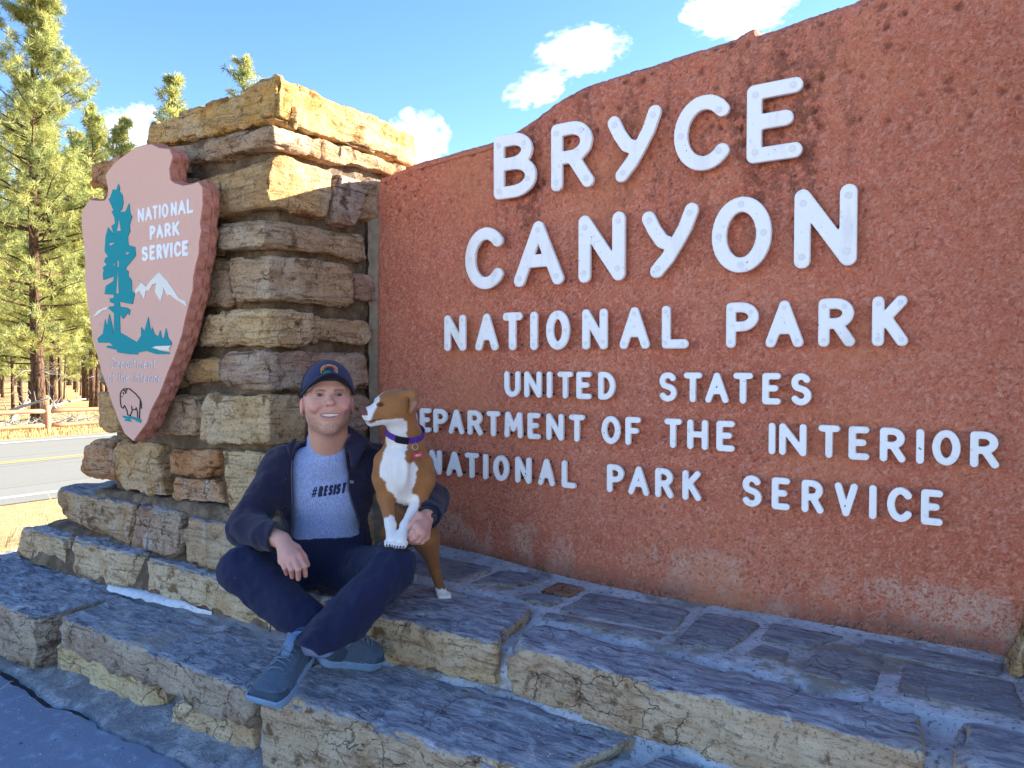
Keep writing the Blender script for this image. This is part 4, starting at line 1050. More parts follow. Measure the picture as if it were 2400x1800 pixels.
def head_sdf(P):
    q = hl(P); ax = np.abs(q[:,0]); S = np.stack([ax, q[:,1], q[:,2]], 1)
    d = ellip(q, (0,-.015,.035), (.084,.104,.100))
    d = smin(d, ellip(q, (0,.018,-.010), (.0745,.072,.086)), .03)
    d = smin(d, ellip(q, (0,.032,-.075), (.047,.055,.040)), .03)
    d = smin(d, ellip(S, (.050,-.004,-.048), (.022,.034,.032)), .03)
    d = smin(d, ellip(q, (0,.078,-.094), (.024,.016,.018)), .022)
    d = smin(d, ellip(S, (.048,.056,.0), (.024,.024,.020)), .022)
    d = smin(d, ellip(S, (.046,.072,-.016), (.021,.020,.019)), .016)
    d = smin(d, ellip(q, (0,.062,-.046), (.040,.030,.030)), .018)
    d = smin(d, capsule(S, (.008,.084,.050), (.046,.070,.050), .010, .009), .014)
    # eye hollow
    d = smax(d, -ellip(S, (.033,.098,.028), (.017,.017,.011)), .012)
    d = smin(d, ellip(S, (.0345,.0705,.028), (.0185,.0150,.0120)), .004)       # lids
    # nose
    nd = capsule(q, (0,.085,.032), (0,.110,.004), .0075, .0115)
    nd = smin(nd, ellip(q, (0,.114,.001), (.0135,.0110,.0105)), .006)
    nd = smin(nd, ellip(S, (.0155,.100,-.004), (.0082,.0105,.0085)), .006)
    d = smin(d, nd, .009)
    d = smax(d, -ellip(S, (.0068,.106,-.0105), (.0040,.0055,.0038)), .003)
    # smile folds
    d = smax(d, -(capsule(S, (.021,.103,-.006), (.050,.082,-.046), .0062, .0050)), .010)
    # lips and open mouth
    zl = -.0515 + .0110*(np.clip(ax,0,.04)/.036)**2
    yl = .0905 - 7.0*np.clip(ax,0,.04)**2
    up = np.maximum(np.hypot(q[:,2]-(-.0355-.002*(ax/.03)**2), q[:,1]-yl) - .0058, ax-.038)
    lo = np.maximum(np.hypot((q[:,2]-(zl-.0055))*0.85, q[:,1]-yl) - .0068*np.clip(1-(ax/.045)**2,.1,1), ax-.036)
    d = smin(d, np.minimum(up, lo), .006)
    zu = -.0395 - .001*(ax/.03)**2
    mo = np.maximum(np.maximum(q[:,2]-zu, zl-q[:,2]), np.maximum(ax-.0350, .058-q[:,1]))
    d = smax(d, -mo, .0025)
    d = smax(d, -ellip(S, (.0435,.086,-.040), (.005,.009,.005)), .005)
    # crow's feet and forehead lines
    for z_ in (.034,.026,.018): d = smax(d, -capsule(S, (.056,.066,z_), (.066,.050,z_+(z_-.026)*.8), .0012, .0010), .003)
    # folds above and below the eyes
    d = smax(d, -capsule(S, (.020,.088,.0365), (.050,.078,.0355), .0016, .0012), .004)
    d = smax(d, -capsule(S, (.022,.088,.0175), (.048,.078,.0165), .0014, .0010), .004)
    # eye slit
    d = smax(d, -ellip(S, (.034,.089,.0275), (.0182,.0175,.0039)), .0015)
    # frown lines between the brows
    d = smax(d, -capsule(S, (.006,.094,.048), (.008,.092,.062), .0018, .0015), .004)
    # ears
    e = ellip(S, (.090,-.008,-.018), (.0085,.019,.033), None)
    e = smax(e, -ellip(S, (.098,.000,-.016), (.0065,.011,.022)), .004)
    d = smin(d, e, .006)
    return d

def chain(d, P, pts, radii, k=.008):
    for a, b, ra, rb in zip(pts[:-1], pts[1:], radii[:-1], radii[1:]):
        d = smin(d, capsule(P, a, b, ra, rb), k)
    return d
def hand_sdf(P, H, elbow, sc=1.0):
    w = np.array(H['wrist']); d = capsule(P, elbow, w, .042, .029)
    kn = [np.array(H[f][0]) for f in ('index','middle','ring','pinky')]
    for k in kn: d = smin(d, capsule(P, w + (k-w)*0.12, k, .0185, .0135), .012)
    cen = (kn[0]+kn[3])/2*0.55 + w*0.45
    d = smin(d, capsule(P, cen, (kn[1]+kn[2])/2, .022, .016), .012)
    fi = np.full(len(P), 9.0)
    for f, s in (('index',1.0),('middle',1.05),('ring',1.0),('pinky',.86)):
        a, b, c = [np.array(x) for x in H[f]]
        ch = smin(capsule(P, a, b, .0112*s, .0103*s), capsule(P, b, c, .0100*s, .0082*s), .003)
        fi = np.minimum(fi, ch)
    d = smin(d, fi, .006)
    t = [np.array(x) for x in H['thumb']]
    th = smin(capsule(P, w + (t[0]-w)*0.4, t[0], .017, .0145), smin(capsule(P, t[0], t[1], .0135, .0118), capsule(P, t[1], t[2], .0112, .0088), .004), .006)
    return smin(d, th, .010)
def torso_sdf(P, o=0.0):
    q = ml(P, 'chest'); b = ml(P, 'belly')
    d = ellip(q, (0,-.012,.015), (.172+o,.112+o,.175+o))
    d = smin(d, ellip(b, (0,-.005,-.01), (.160+o,.122+o,.150+o)), .06)
    d = smin(d, capsule(P, J['shR'] - MF*.015, J['shL'] - MF*.015, .058+o, .058+o), .07)
    d = smin(d, capsule(P, J['neck'] - MF*.04 - MZ*.05, J['neck'] - MF*.03 + MZ*.02, .085+o, .06+o), .04)
    return d
def body_sdf(P):
    d = head_sdf(P)
    d = smin(d, capsule(P, hw_((0,-.022,-.055)), J['neck'] - MF*.025, .070, .073), .02)
    d = smin(d, capsule(P, hw_((0,.035,-.085)), J['neck'] + MF*.01, .022, .03), .04)
    d = smin(d, torso_sdf(P, -.02), .03)
    for s, H in (('R', HR), ('L', HL)):
        d = smin(d, capsule(P, J['sh'+s], J['el'+s], .048, .040), .03)
        d = smin(d, hand_sdf(P, H, J['el'+s]), .01)
        d = smin(d, capsule(P, J['hip'+s], J['kn'+s], .070, .048), .04)
        d = smin(d, capsule(P, J['kn'+s], J['an'+s], .045, .030), .02)
    return d
V, F = surface_nets(body_sdf, (-2.55,1.40,0.24), (-1.60,2.42,1.36), 0.0029)
q = hl(V); ax = np.abs(q[:,0])
skin = np.tile(np.array([0.68,0.365,0.255]), (len(V),1))
def blend(c, m): 
    global skin
    skin = skin*(1-m[:,None]) + np.array(c)*m[:,None]
hd_ = (q[:,2] > -.20) & (q[:,2] < .2)
blend((0.68,0.29,0.235), .8*hd_*np.exp(-((ax-.050)/.022)**2-((q[:,2]+.006)/.026)**2)*(q[:,1] > .02))          # cheeks
blend((0.66,0.29,0.235), .7*hd_*np.exp(-(ax/.014)**2-((q[:,2]-.0)/.014)**2)*(q[:,1] > .09))                     # nose
blend((0.68,0.28,0.235), .8*hd_*(ax > .080))                                                                   # ears
nz = fbm(V, 260, 2, 5)
bz = hd_*sstep(-.012,-.05,q[:,2])*sstep(-.135,-.10,q[:,2])*(q[:,1] > -.03)
cheekclear = 1 - np.exp(-((ax-.045)/.016)**2-((q[:,2]+.025)/.022)**2)
blend((0.25,0.145,0.09), np.clip(bz*cheekclear*(0.55+1.0*nz), 0, .82)*(sstep(.030,.055,ax)*.9 + sstep(-.066,-.078,q[:,2])*.9 + .8*np.exp(-((q[:,2]+.026)/.007)**2)*sstep(.012,.02,ax+.01)).clip(0,1))
zl = -.0515 + .0110*(np.clip(ax,0,.04)/.036)**2
lip = hd_*(q[:,1] > .066)*(ax < .037)*(np.exp(-((q[:,2]+.0365+.002*(ax/.03)**2)/.0045)**2)+np.exp(-((q[:,2]-zl+.0045)/.0055)**2)).clip(0,1)
blend((0.50,0.185,0.165), .85*lip)
brw = hd_*(q[:,1] > .05)*np.exp(-((q[:,2]-(.0455+.10*(ax-.034)*(ax < .034)-.25*np.clip(ax-.034,0,1)))/.0042)**2)*sstep(.010,.016,ax)*sstep(.056,.046,ax)
blend((0.20,0.10,0.055), np.clip(brw*(1.0+.9*nz), 0, .95))
blend((0.44,0.20,0.16), .5*hd_*np.exp(-((ax-.034)/.020)**2-((q[:,2]-.030)/.012)**2)*(q[:,1] > .05)*(q[:,1] < .084))  # eye socket shading painted into the skin tint
blend((0.50,0.22,0.17), .6*hd_*np.exp(-((np.hypot(ax-(.022+.55*np.clip(-.006-q[:,2],0,.05)), 0))/.0035)**2)*(q[:,2] < -.006)*(q[:,2] > -.050)*(q[:,1] > .05))  # shade of the smile folds painted into the tint
blend((0.17,0.075,0.06), .9*hd_*np.exp(-((q[:,2]-.0335)/.0024)**2)*np.exp(-((ax-.034)/.017)**4)*(q[:,1] > .06))
blend((0.50,0.24,0.20), .55*hd_*np.exp(-((q[:,2]-.022)/.004)**2)*np.exp(-((ax-.034)/.018)**4)*(q[:,1] > .06))       # upper lid line
inm = hd_*(q[:,1] < .080)*(q[:,1] > .045)*(ax < .036)*(q[:,2] < -.0395)*(q[:,2] > zl)
blend((0.14,0.03,0.03), 1.0*inm)
hnd = np.minimum(np.linalg.norm(V-np.array(HR['middle'][0]), axis=1), np.linalg.norm(V-np.array(HL['middle'][0]), axis=1))
blend((0.68,0.32,0.26), .6*sstep(.13,.05,hnd))
g = NT('skin'); p = g.pos()
n = g.noise(p, 75, 5, .7); n2 = g.noise(p, 420, 4, .7)
c = g.mix(g.rng(n, .40, .66, 0, .34), g.attr('tint','Color'), (0.66,0.27,0.20))
c = g.mix(g.rng(n2, .56, .72, 0, .35), c, (0.42,0.20,0.14))
M_SKIN = g.fin(c, 0.48, g.bump(g.math('ADD', n2, g.math('MULTIPLY', n, .8)), 0.45, 0.002), 0.4, Subsurface_Weight=0.08)
M_SKIN.node_tree.nodes['Principled BSDF'].inputs['Subsurface Radius'].default_value = (0.012, 0.005, 0.003)
body = link('body', mesh_np('body', relax(V, F, 1, .4), F, True, cols={'tint': skin}), M_SKIN, man)
# eyes, teeth, hair at the temples
M_EYE = None
g = NT('eyeball'); at = g.attr('tint', 'Color'); M_EYE = g.fin(at, 0.12, None, 0.5)
def ball(cx, r, iris):
    u = np.linspace(0, math.pi, 13); w = np.linspace(0, 2*math.pi, 21)[:-1]
    Vv = []; 
    for a in u:
        for b in w: Vv.append((math.sin(a)*math.cos(b), math.cos(a), math.sin(a)*math.sin(b)))
    Vv = np.array(Vv); Fq = []
    for i in range(12):
        for j in range(20): Fq.append((i*20+j, (i+1)*20+j, (i+1)*20+(j+1) % 20, i*20+(j+1) % 20))
    col = np.tile([0.36,0.31,0.29], (len(Vv),1)); an = np.degrees(np.arccos(np.clip(Vv[:,1],-1,1)))
    col[an < 33] = (0.045,0.04,0.035); col[an < 14] = (0.006,0.006,0.006)
    W = np.array([hw_((cx + v[0]*r, .0712 + v[1]*r, .0276 + v[2]*r)) for v in Vv])
    return mesh_np('eye', W, np.array(Fq), True, cols={'tint': col})
for sx in (-1, 1): link('eye', ball(sx*.0345, .0132, 0), M_EYE, body)
mb = MB()
for k in range(-4, 4):
    x0, x1 = (k+.015)*.0078, (k+.985)*.0078; xm = (x0+x1)/2; y = .0845 - 7*xm*xm
    zt, zb = -.0372, -.0490 + .0065*(xm/.035)**2
    cs = [hw_((x, y+dy, z)) for x in (x0, x1) for dy in (-.006, 0) for z in (zb, zt)]
    mb.add(cs, [(0,1,3,2),(4,6,7,5),(0,4,5,1),(2,3,7,6),(0,2,6,4),(1,5,7,3)])
tt = mb.build('teeth', plain('tooth_enamel', (0.80,0.78,0.72), 0.3, 0.04, 90), body); tt['kind'] = 'stuff'
def hair_sdf(P):
    q2 = hl(P); S = np.stack([np.abs(q2[:,0]), q2[:,1], q2[:,2]], 1)
    d = head_sdf(P) - .0035
    k = np.maximum(np.maximum(q2[:,1]-.040, -.060-q2[:,2]), np.maximum(q2[:,2]-.06, .055-S[:,0]+0*S[:,1]))
    back = np.maximum(q2[:,1]+.02, np.maximum(q2[:,2]-.06, -.075-q2[:,2]))
    side = np.maximum(k, np.maximum(.022-q2[:,2] + 0.9*np.maximum(-q2[:,1]-.0,0)*-1, -1))
    ear = ellip(S, (.090,-.008,-.014), (.022,.026,.040))
    return np.maximum(smax(d, -ear, .004), np.minimum(side, back)) + .0012*vnoise(P, 300, 3)
V, F = surface_nets(hair_sdf, J['head']-.16, J['head']+.16, 0.003)
link('hair', mesh_np('hair', V, F), plain('short_greying_hair', (0.20,0.15,0.11), 0.8, 0.5, 300, 0.6), man)

# ---- fabric wrinkles
def wr(P, s, amp, seed=0, st=(1,1,1)):
    n = fbm(P*np.array(st) + 0.02*np.stack([vnoise(P, 9, seed+5)]*3, 1), s, 3, seed); return amp*(0.45 - np.abs(n)*2.0)
def fabric(name, col, rough=0.85, sc=900, fleck=0.0, sheen=0.3, col2=None):
    g = NT(name); p = g.pos(); w = g.noise(p, sc, 2, 0.5); b = g.noise(p, 7, 4)
    c = g.mix(b, tuple(x*0.82 for x in col), tuple(min(1, x*1.18) for x in col))
    if col2:
        f = g.noise(g.map(p, (1,1,0.35)), 240, 5, 0.75); c = g.mix(g.rng(f, 0.38, 0.64), c, col2)
    if fleck: c = g.mix(g.rng(g.noise(p, 160, 2), 0.74, 0.78), c, (0.25,0.25,0.28))
    m = g.fin(c, rough, g.bump(g.math('ADD', w, g.math('MULTIPLY', g.noise(p, 120, 4, .7), 1.5)), 0.6, 0.002), 0.2, Sheen_Weight=sheen*.35)
    return m
M_JACK = fabric('charcoal_fleece', (0.019,0.017,0.042), 0.95, 700, 1, 0.5)
M_PANT = fabric('navy_trouser_cloth', (0.015,0.019,0.058), 0.8, 1100, 1, 0.25)
M_TEE = fabric('blue_heather_cotton', (0.23,0.30,0.54), 0.9, 900, 0, 0.3, (0.40,0.47,0.69))
M_UND = fabric('dark_undershirt', (0.035,0.055,0.085), 0.9)
M_INK = plain('navy_ink', (0.016,0.020,0.055), 0.7, 0.1, 50)
# ---- trousers
def leg(P, s):
    hip, kn, an = J['hip'+s], J['kn'+s], J['an'+s]
    th = capsule(P, hip, kn, .094, .073)
    ax_ = an-kn; L = np.linalg.norm(ax_); ax_ = ax_/L
    end = an + ax_*(-.005 if s == 'R' else .062)
    sh = capsule(P, kn, an + ax_*.08, .073, .076)
    t = (P-kn)@ax_
    sh = smax(sh, t - (end-kn)@ax_, .006)
    d = smin(th, sh, .030)
    # gathered cloth behind the knee
    return d, t, kn
def trouser_sdf(P):
    q = ml(P, 'pel')
    d = ellip(q, (0,-.035,-.01), (.172,.130,.110))
    d = smin(d, torso_sdf(P, .008), .03)
    d = smax(d, P[:,2] - .668, .006)
    dR, tR, _ = leg(P, 'R'); dL, tL, _ = leg(P, 'L')
    legs = smin(smax(dR, -9+0*dR, .001), dL, .012)
    d = smin(d, legs, .045)
    w = wr(P, 6.5, .012, 21, (1,1,1.3)) + wr(P, 14, .0085, 22, (1.2,1.2,.8))
    d = d - w
    # hollow cuffs
    for s in 'RL':
        ax_ = J['an'+s]-J['kn'+s]; ax_ = ax_/np.linalg.norm(ax_)
        d = smax(d, -capsule(P, J['an'+s] - ax_*.03, J['an'+s] + ax_*.14, .056, .064), .004)
    return np.maximum(d, 0.438-P[:,2])
V, F = surface_nets(trouser_sdf, (-2.60,1.5,0.24), (-1.62,2.36,0.76), 0.0052, 1.6)
link('trousers', mesh_np('trousers', relax(V, F, 1, .5), F), M_PANT, man)
# drawcord hanging from the jacket hem at his right side
# ---- T-shirt
def tee_raw(P):
    b = ml(P, 'belly')
    d = smin(torso_sdf(P, -.004), capsule(P, J['neck']-MF*.03-MZ*.03, J['neck']-MF*.026+MZ*.03, .083, .082), .03)
    return d - wr(P, 9, .004, 31, (1,1,.55))*sstep(1.0,.7,P[:,2])
def tee_sdf(P):
    d = tee_raw(P); n = P - (J['neck'] + MF*.055 + MZ*.000)
    hole = capsule(P, J['neck'] - MF*.05 + MZ*.085, J['neck'] + MF*.085 + MZ*.150, .084, .105)
    d = smax(d, -hole, .006)
    return np.maximum(d, .636 - P[:,2] - .05*((P-J['belly'])@MR))
V, F = surface_nets(tee_sdf, (-2.5,1.78,0.52), (-1.85,2.28,1.16), 0.005, 1.5)
tee = link('tshirt', mesh_np('tshirt', relax(V, F, 1, .5), F), M_TEE, man)
def und_sdf(P):
    d = smin(torso_sdf(P, -.009), capsule(P, J['neck']-MF*.03-MZ*.03, J['neck']-MF*.028+MZ*.01, .080, .079), .03)
    hole = capsule(P, J['neck'] - MF*.05 + MZ*.085, J['neck'] + MF*.088 + MR*.014 + MZ*.160, .079, .099)
    return np.maximum(smax(d, -hole, .005), .88 - P[:,2])
V, F = surface_nets(und_sdf, (-2.4,1.75,0.86), (-1.85,2.22,1.16), 0.005, 1.5)
link('undershirt', mesh_np('undershirt', V, F), M_UND, man)
# printed word on the chest, lying on the cloth
GLY['#'] = ([[(.22,0),(.42,1)], [(.62,0),(.82,1)], [(0,.33),(.95,.33)], [(.08,.66),(1,.66)]], [])
def on_cloth(Vv, lift):
    """slide points along the chest's front direction until they meet the shirt"""
    Pq = Vv + MF*0.16; t = np.zeros(len(Vv))
    for _ in range(30):
        d = tee_raw(Pq); Pq = Pq - MF*np.clip(d*.8, -.01, .02)[:,None]
    return Pq
word = '#RESIST'; wds = [1.35,1,.85,.95,.42,.95,.9]
a0 = -.030; sc_ = .128/sum(wds); zc = 0.828
mbw = MB(); x = a0
for ch, w in zip(word, wds):
    st, _b = GLY[ch]; wd = w*sc_*0.86
    Vv, Fq, _b = letter_mesh(ch, 0, wd, 0, .041, (.0050 if ch != '#' else .0024), 0, .003, .0016)
    loc = Vv.copy(); zz = loc[:,2]; xx = loc[:,0] + .16*zz + x
    zz = zz + .12*(x + loc[:,0] - a0)
    W = J['chest'] + np.outer(xx, MR) + np.outer(zz, MZ); W[:,2] += zc - J['chest'][2]
    W = on_cloth(W, 0) + MF*(0.0016 - (loc[:,1])*0.5)[:,None]
    mbw = (W, Fq)
    link('printed_letter', mesh_np('printed_letter', W, Fq), M_INK, tee)
    x += w*sc_
# ---- jacket
def sleeve(P, s, r0=.068, r1=.060, r2=.045):
    d = capsule(P, J['sh'+s], J['el'+s], r0, r1)
    w = J['wr'+s]; e = J['el'+s]; ax_ = (w-e)/np.linalg.norm(w-e)
    f = capsule(P, e, w - ax_*.005, r1, r2)
    f = smax(f, (P-e)@ax_ - (np.linalg.norm(w-e)-.02), .006)
    return smin(d, f, .03)
def jacket_sdf(P):
    c = ml(P, 'chest')
    o = torso_sdf(P, .016)
    o = smin(o, ellip(ml(P,'belly'), (0,-.03,-.06), (.185,.125,.10)), .04)
    sl = np.minimum(sleeve(P, 'R'), sleeve(P, 'L'))
    o = smin(o, sl, .035)
    # stand-up collar with a thick folded edge
    nk = J['neck'] - MF*.028
    r = np.linalg.norm((P-nk)[:,:2], axis=1)
    o = smin(o, np.maximum(np.abs(r-.100-.10*np.clip(P[:,2]-nk[2],0,.2))-.011, np.maximum(P[:,2]-(nk[2]+.030+.045*sstep(-.05,-.12,(P-nk)@MF*-1*-1)), nk[2]-.07-P[:,2])), .02)
    # turned-out collar wings: a folded triangle of cloth over each front
    n0 = J['neck']
    def wing(sg, A_, B_, C_):
        pts = [n0 + MR*sg*a + MF*f_ + MZ*z for a, f_, z in (A_, B_, C_)]
        d = np.full(len(P), 9.0)
        for t in np.linspace(0, 1, 17): d = np.minimum(d, capsule(P, pts[0], pts[1]*(1-t)+pts[2]*t, .011, .010))
        return d
    lap = np.minimum(wing(1, (.078,-.005,.075), (.150,.020,.030), (.112,.080,-.055)), wing(-1, (.082,-.005,.060), (.138,.025,.010), (.096,.080,-.075)))
    w = wr(P, 7, .014, 41, (1,1,1.2)) + wr(P, 18, .0060, 42)
    o = o - w
    o = smin(o, lap, .02)
    inner = torso_sdf(P, .002)
    d = smax(o, -inner, .004)
    # open front
    xx = c[:,0]; zz = P[:,2]
    lft = np.interp(zz, [.55,.62,.70,.80,.90,.98,1.06], [-.110,-.112,-.108,-.096,-.094,-.096,-.085])
    rgt = np.interp(zz, [.55,.62,.68,.76,.86,.95,1.06], [.150,.155,.152,.128,.108,.108,.096])
    cut = np.maximum(np.maximum(lft-xx, xx-rgt), -c[:,1]+.0)
    cut = np.maximum(cut, 0.1*(0.3-P[:,2]))
    d = smax(d, -cut, .005)
    d = smax(d, -capsule(P, hw_((0,-.02,-.05)), J['neck'] - MF*.02, .082, .082), .006)
    hem = .520 - .05*np.clip(xx, -1, 1)
    sl2 = sl - .004
    d = np.maximum(d, np.minimum(hem - P[:,2], sl2))
    for s in 'RL':                                        # sleeve openings
        w_ = J['wr'+s]; e = J['el'+s]; ax_ = (w_-e)/np.linalg.norm(w_-e)
        d = smax(d, -capsule(P, w_ - ax_*.05, w_ + ax_*.05, .035, .035), .004)
    return d
V, F = surface_nets(jacket_sdf, (-2.66,1.60,0.44), (-1.60,2.50,1.16), 0.005, 1.6)
jacket = link('jacket', mesh_np('jacket', relax(V, F, 1, .5), F), M_JACK, man)
# zip edge along both open fronts and a small pale chest mark
def on_jacket(Pq, s=.20):
    Pq = Pq + MF*s
    for _ in range(40): Pq = Pq - MF*np.clip(torso_sdf(Pq, .016)*.8, -.02, .03)[:,None]
    return Pq
M_ZIP = plain('dull_zip', (0.07,0.07,0.10), 0.6, 0.2, 400)
for side, zz_, xx_ in (('R', [.57,.62,.70,.80,.90,.97], [-.112,-.114,-.110,-.098,-.096,-.098]), ('L', [.60,.64,.70,.78,.86,.95], [.154,.156,.154,.131,.112,.112])):
    t = np.linspace(0, 1, 30); zv = np.interp(t, np.linspace(0,1,len(zz_)), zz_); xv = np.interp(zv, zz_, xx_)
    Pq = J['chest'] + np.outer(xv, MR); Pq[:,2] = zv
    Pq = on_jacket(Pq) + MF*.004
    MB().tube(Pq, .0032, 6).build('zip', M_ZIP, jacket, True)
Pq = on_jacket(np.array([J['chest'] + MR*(.118+dx) + MZ*(dz) for dx, dz in ((0,.065),(.013,.062),(.013,.052),(0,.054))])) + MF*.010
MB().add(Pq, [(0,1,2,3)]).build('chest_mark', plain('pale_thread', (0.22,0.22,0.26), .8), jacket)
cd = MB(); 
_p = J['hipR'] - MR*.035 + MF*.22 - MZ*.06
cd.tube([_p + MZ*.05, _p, _p - MZ*.03 + MR*.004], [.016,.018,.012], 8)
cd.build('pocket_flap', M_PANT, man, True)
MB().tube([_p - MZ*.03, _p - MZ*.07 + MR*.003, _p - MZ*.10], .0022, 6).build('drawcord', M_JACK, man)
# ---- cap
def cap_crown(P):
    q2 = hl(P)
    t = q2[:,2] + .20*q2[:,1]                      # tilted back: higher at the front
    d = ellip(q2, (0,-.014,.040), (.094,.116,.108))
    f = ellip(q2, (0,.012,.058), (.080,.092,.090))
    d = smin(d, f, .02)
    d = smax(d, -(ellip(q2, (0,-.015,.036), (.0885,.110,.102))), .002)
    base = .030 + .50*np.clip(q2[:,1]+.005, -.10, .2) 
    return smax(d, base - q2[:,2], .004)
V, F = surface_nets(cap_crown, J['head']-.16+np.array([0,0,.03]), J['head']+.18, 0.0032)
M_CAP = fabric('navy_cap_cloth', (0.034,0.036,0.090), 0.8, 800, 0, .3)
M_CAPD = fabric('dark_cap_mesh', (0.012,0.014,0.03), 0.9, 500, 0, .1)
qc = hl(V[F].mean(1)); fm = np.where(qc[:,1] < .012 + .12*np.abs(qc[:,0]), 1, 0)
cap = link('cap', mesh_np('cap', relax(V, F, 1), F, True, fmat=fm), [M_CAP, M_CAPD], man)
# brim: a curved, slightly raised visor
nu, nvv = 33, 14; Vb = []; 
for layer in (0, 1):
    for i in range(nu):
        a = R(-90 + 180*i/(nu-1))
        for j in range(nvv):
            t = j/(nvv-1); ext = .068*t*max(0, math.cos(a))**0.6
            x = math.sin(a)*(.0895+.004*t); y = -.004 + math.cos(a)*.094 + ext
            z = .0850 - .054*(x/.0895)**2 + ext*.36 - .10*ext*abs(x)/.09 - .0035*layer
            Vb.append(hw_((x, y, z)))
Fb = []
for l in (0, 1):
    for i in range(nu-1):
        for j in range(nvv-1):
            f = (l*nu*nvv + i*nvv+j, l*nu*nvv+(i+1)*nvv+j, l*nu*nvv+(i+1)*nvv+j+1, l*nu*nvv+i*nvv+j+1); Fb.append(f if l else f[::-1])
o = nu*nvv
rim = [(i*nvv+nvv-1) for i in range(nu)]
for a, b in zip(rim[:-1], rim[1:]): Fb.append((a, b, b+o, a+o))
link('brim', mesh_np('brim', np.array(Vb), np.array(Fb)), M_CAPD, cap)
MB().tube([np.array(Vb[r])-MZ*.0015 for r in rim], .0032, 6).build('brim_piping', M_CAP, cap, True)
# patch with a plain mountain scene, standing on the front of the crown
def cap_pt(x, z, lift=.0015):
    Pq = hw_((x, .16, z))[None]
    for _ in range(40): Pq = Pq - HF*np.clip(np.minimum(ellip(hl(Pq), (0,-.014,.040), (.094,.116,.108)), ellip(hl(Pq), (0,.012,.058), (.080,.092,.090)))*.8, -.02, .03)[:,None]
    return Pq[0] + HF*(lift+.0045) + MZ*.0
def patch(name, xz, m, lift):
    Pp = dense(list(xz), .006); n = len(Pp)
    Vv = [cap_pt(x, z, lift) for x, z in Pp]
    link(name, mesh_np(name, Vv, [tuple(t) for t in fill(Pp)], False), m, cap)
M_PY = plain('patch_yellow', (0.62,0.38,0.10), .8); M_PO = plain('patch_orange', (0.56,0.13,0.05), .8); M_PG = plain('patch_green', (0.02,0.24,0.08), .8); M_PC = plain('patch_sky', (0.25,0.5,0.6), .8); M_PD = plain('patch_dark', (0.01,0.04,0.045), .8)
patch('patch_border', [(-.030,.104),(.029,.104),(.029,.124),(.020,.132),(0,.137),(-.020,.132),(-.030,.122)], M_PY, .0010)
patch('patch_scene', [(-.027,.104),(.026,.104),(.026,.123),(.018,.130),(0,.134),(-.018,.130),(-.027,.121)], M_PO, .0018)
patch('patch_hill', [(-.027,.104),(.026,.104),(.026,.113),(.010,.110),(0,.118),(-.006,.126),(-.014,.117),(-.027,.113)], M_PD, .0024)
patch('patch_meadow', [(-.026,.104),(.025,.104),(.012,.108),(-.004,.115),(-.018,.112)], M_PG, .0030)
patch('patch_lake', [(.002,.104),(.025,.104),(.026,.111),(.012,.1085)], M_PC, .0030)
# ---- wrist watch
w_ = J['wrL']; e = J['elL']; ax_ = (w_-e)/np.linalg.norm(w_-e)
mb = MB(); ring_ = []
u1 = np.cross(ax_, MZ); u1 /= np.linalg.norm(u1); u2 = np.cross(ax_, u1)
cw = w_ - ax_*.008
mb.tube([cw + .034*(math.cos(t)*u1 + math.sin(t)*u2) for t in np.linspace(0, 2*math.pi, 25)], .008, 8, squash=.6)
wt = mb.build('wrist_watch', plain('watch_rubber', (0.02,0.02,0.025), .5), man, True)
mb = MB(); fc = cw + (MR*.6+MF*.5)*.036
mb.tube([fc, fc + (MR*.6+MF*.5)*.010], [.017,.016], 16); mb.build('watch_face', plain('watch_case', (0.05,0.055,0.07), .25), wt)
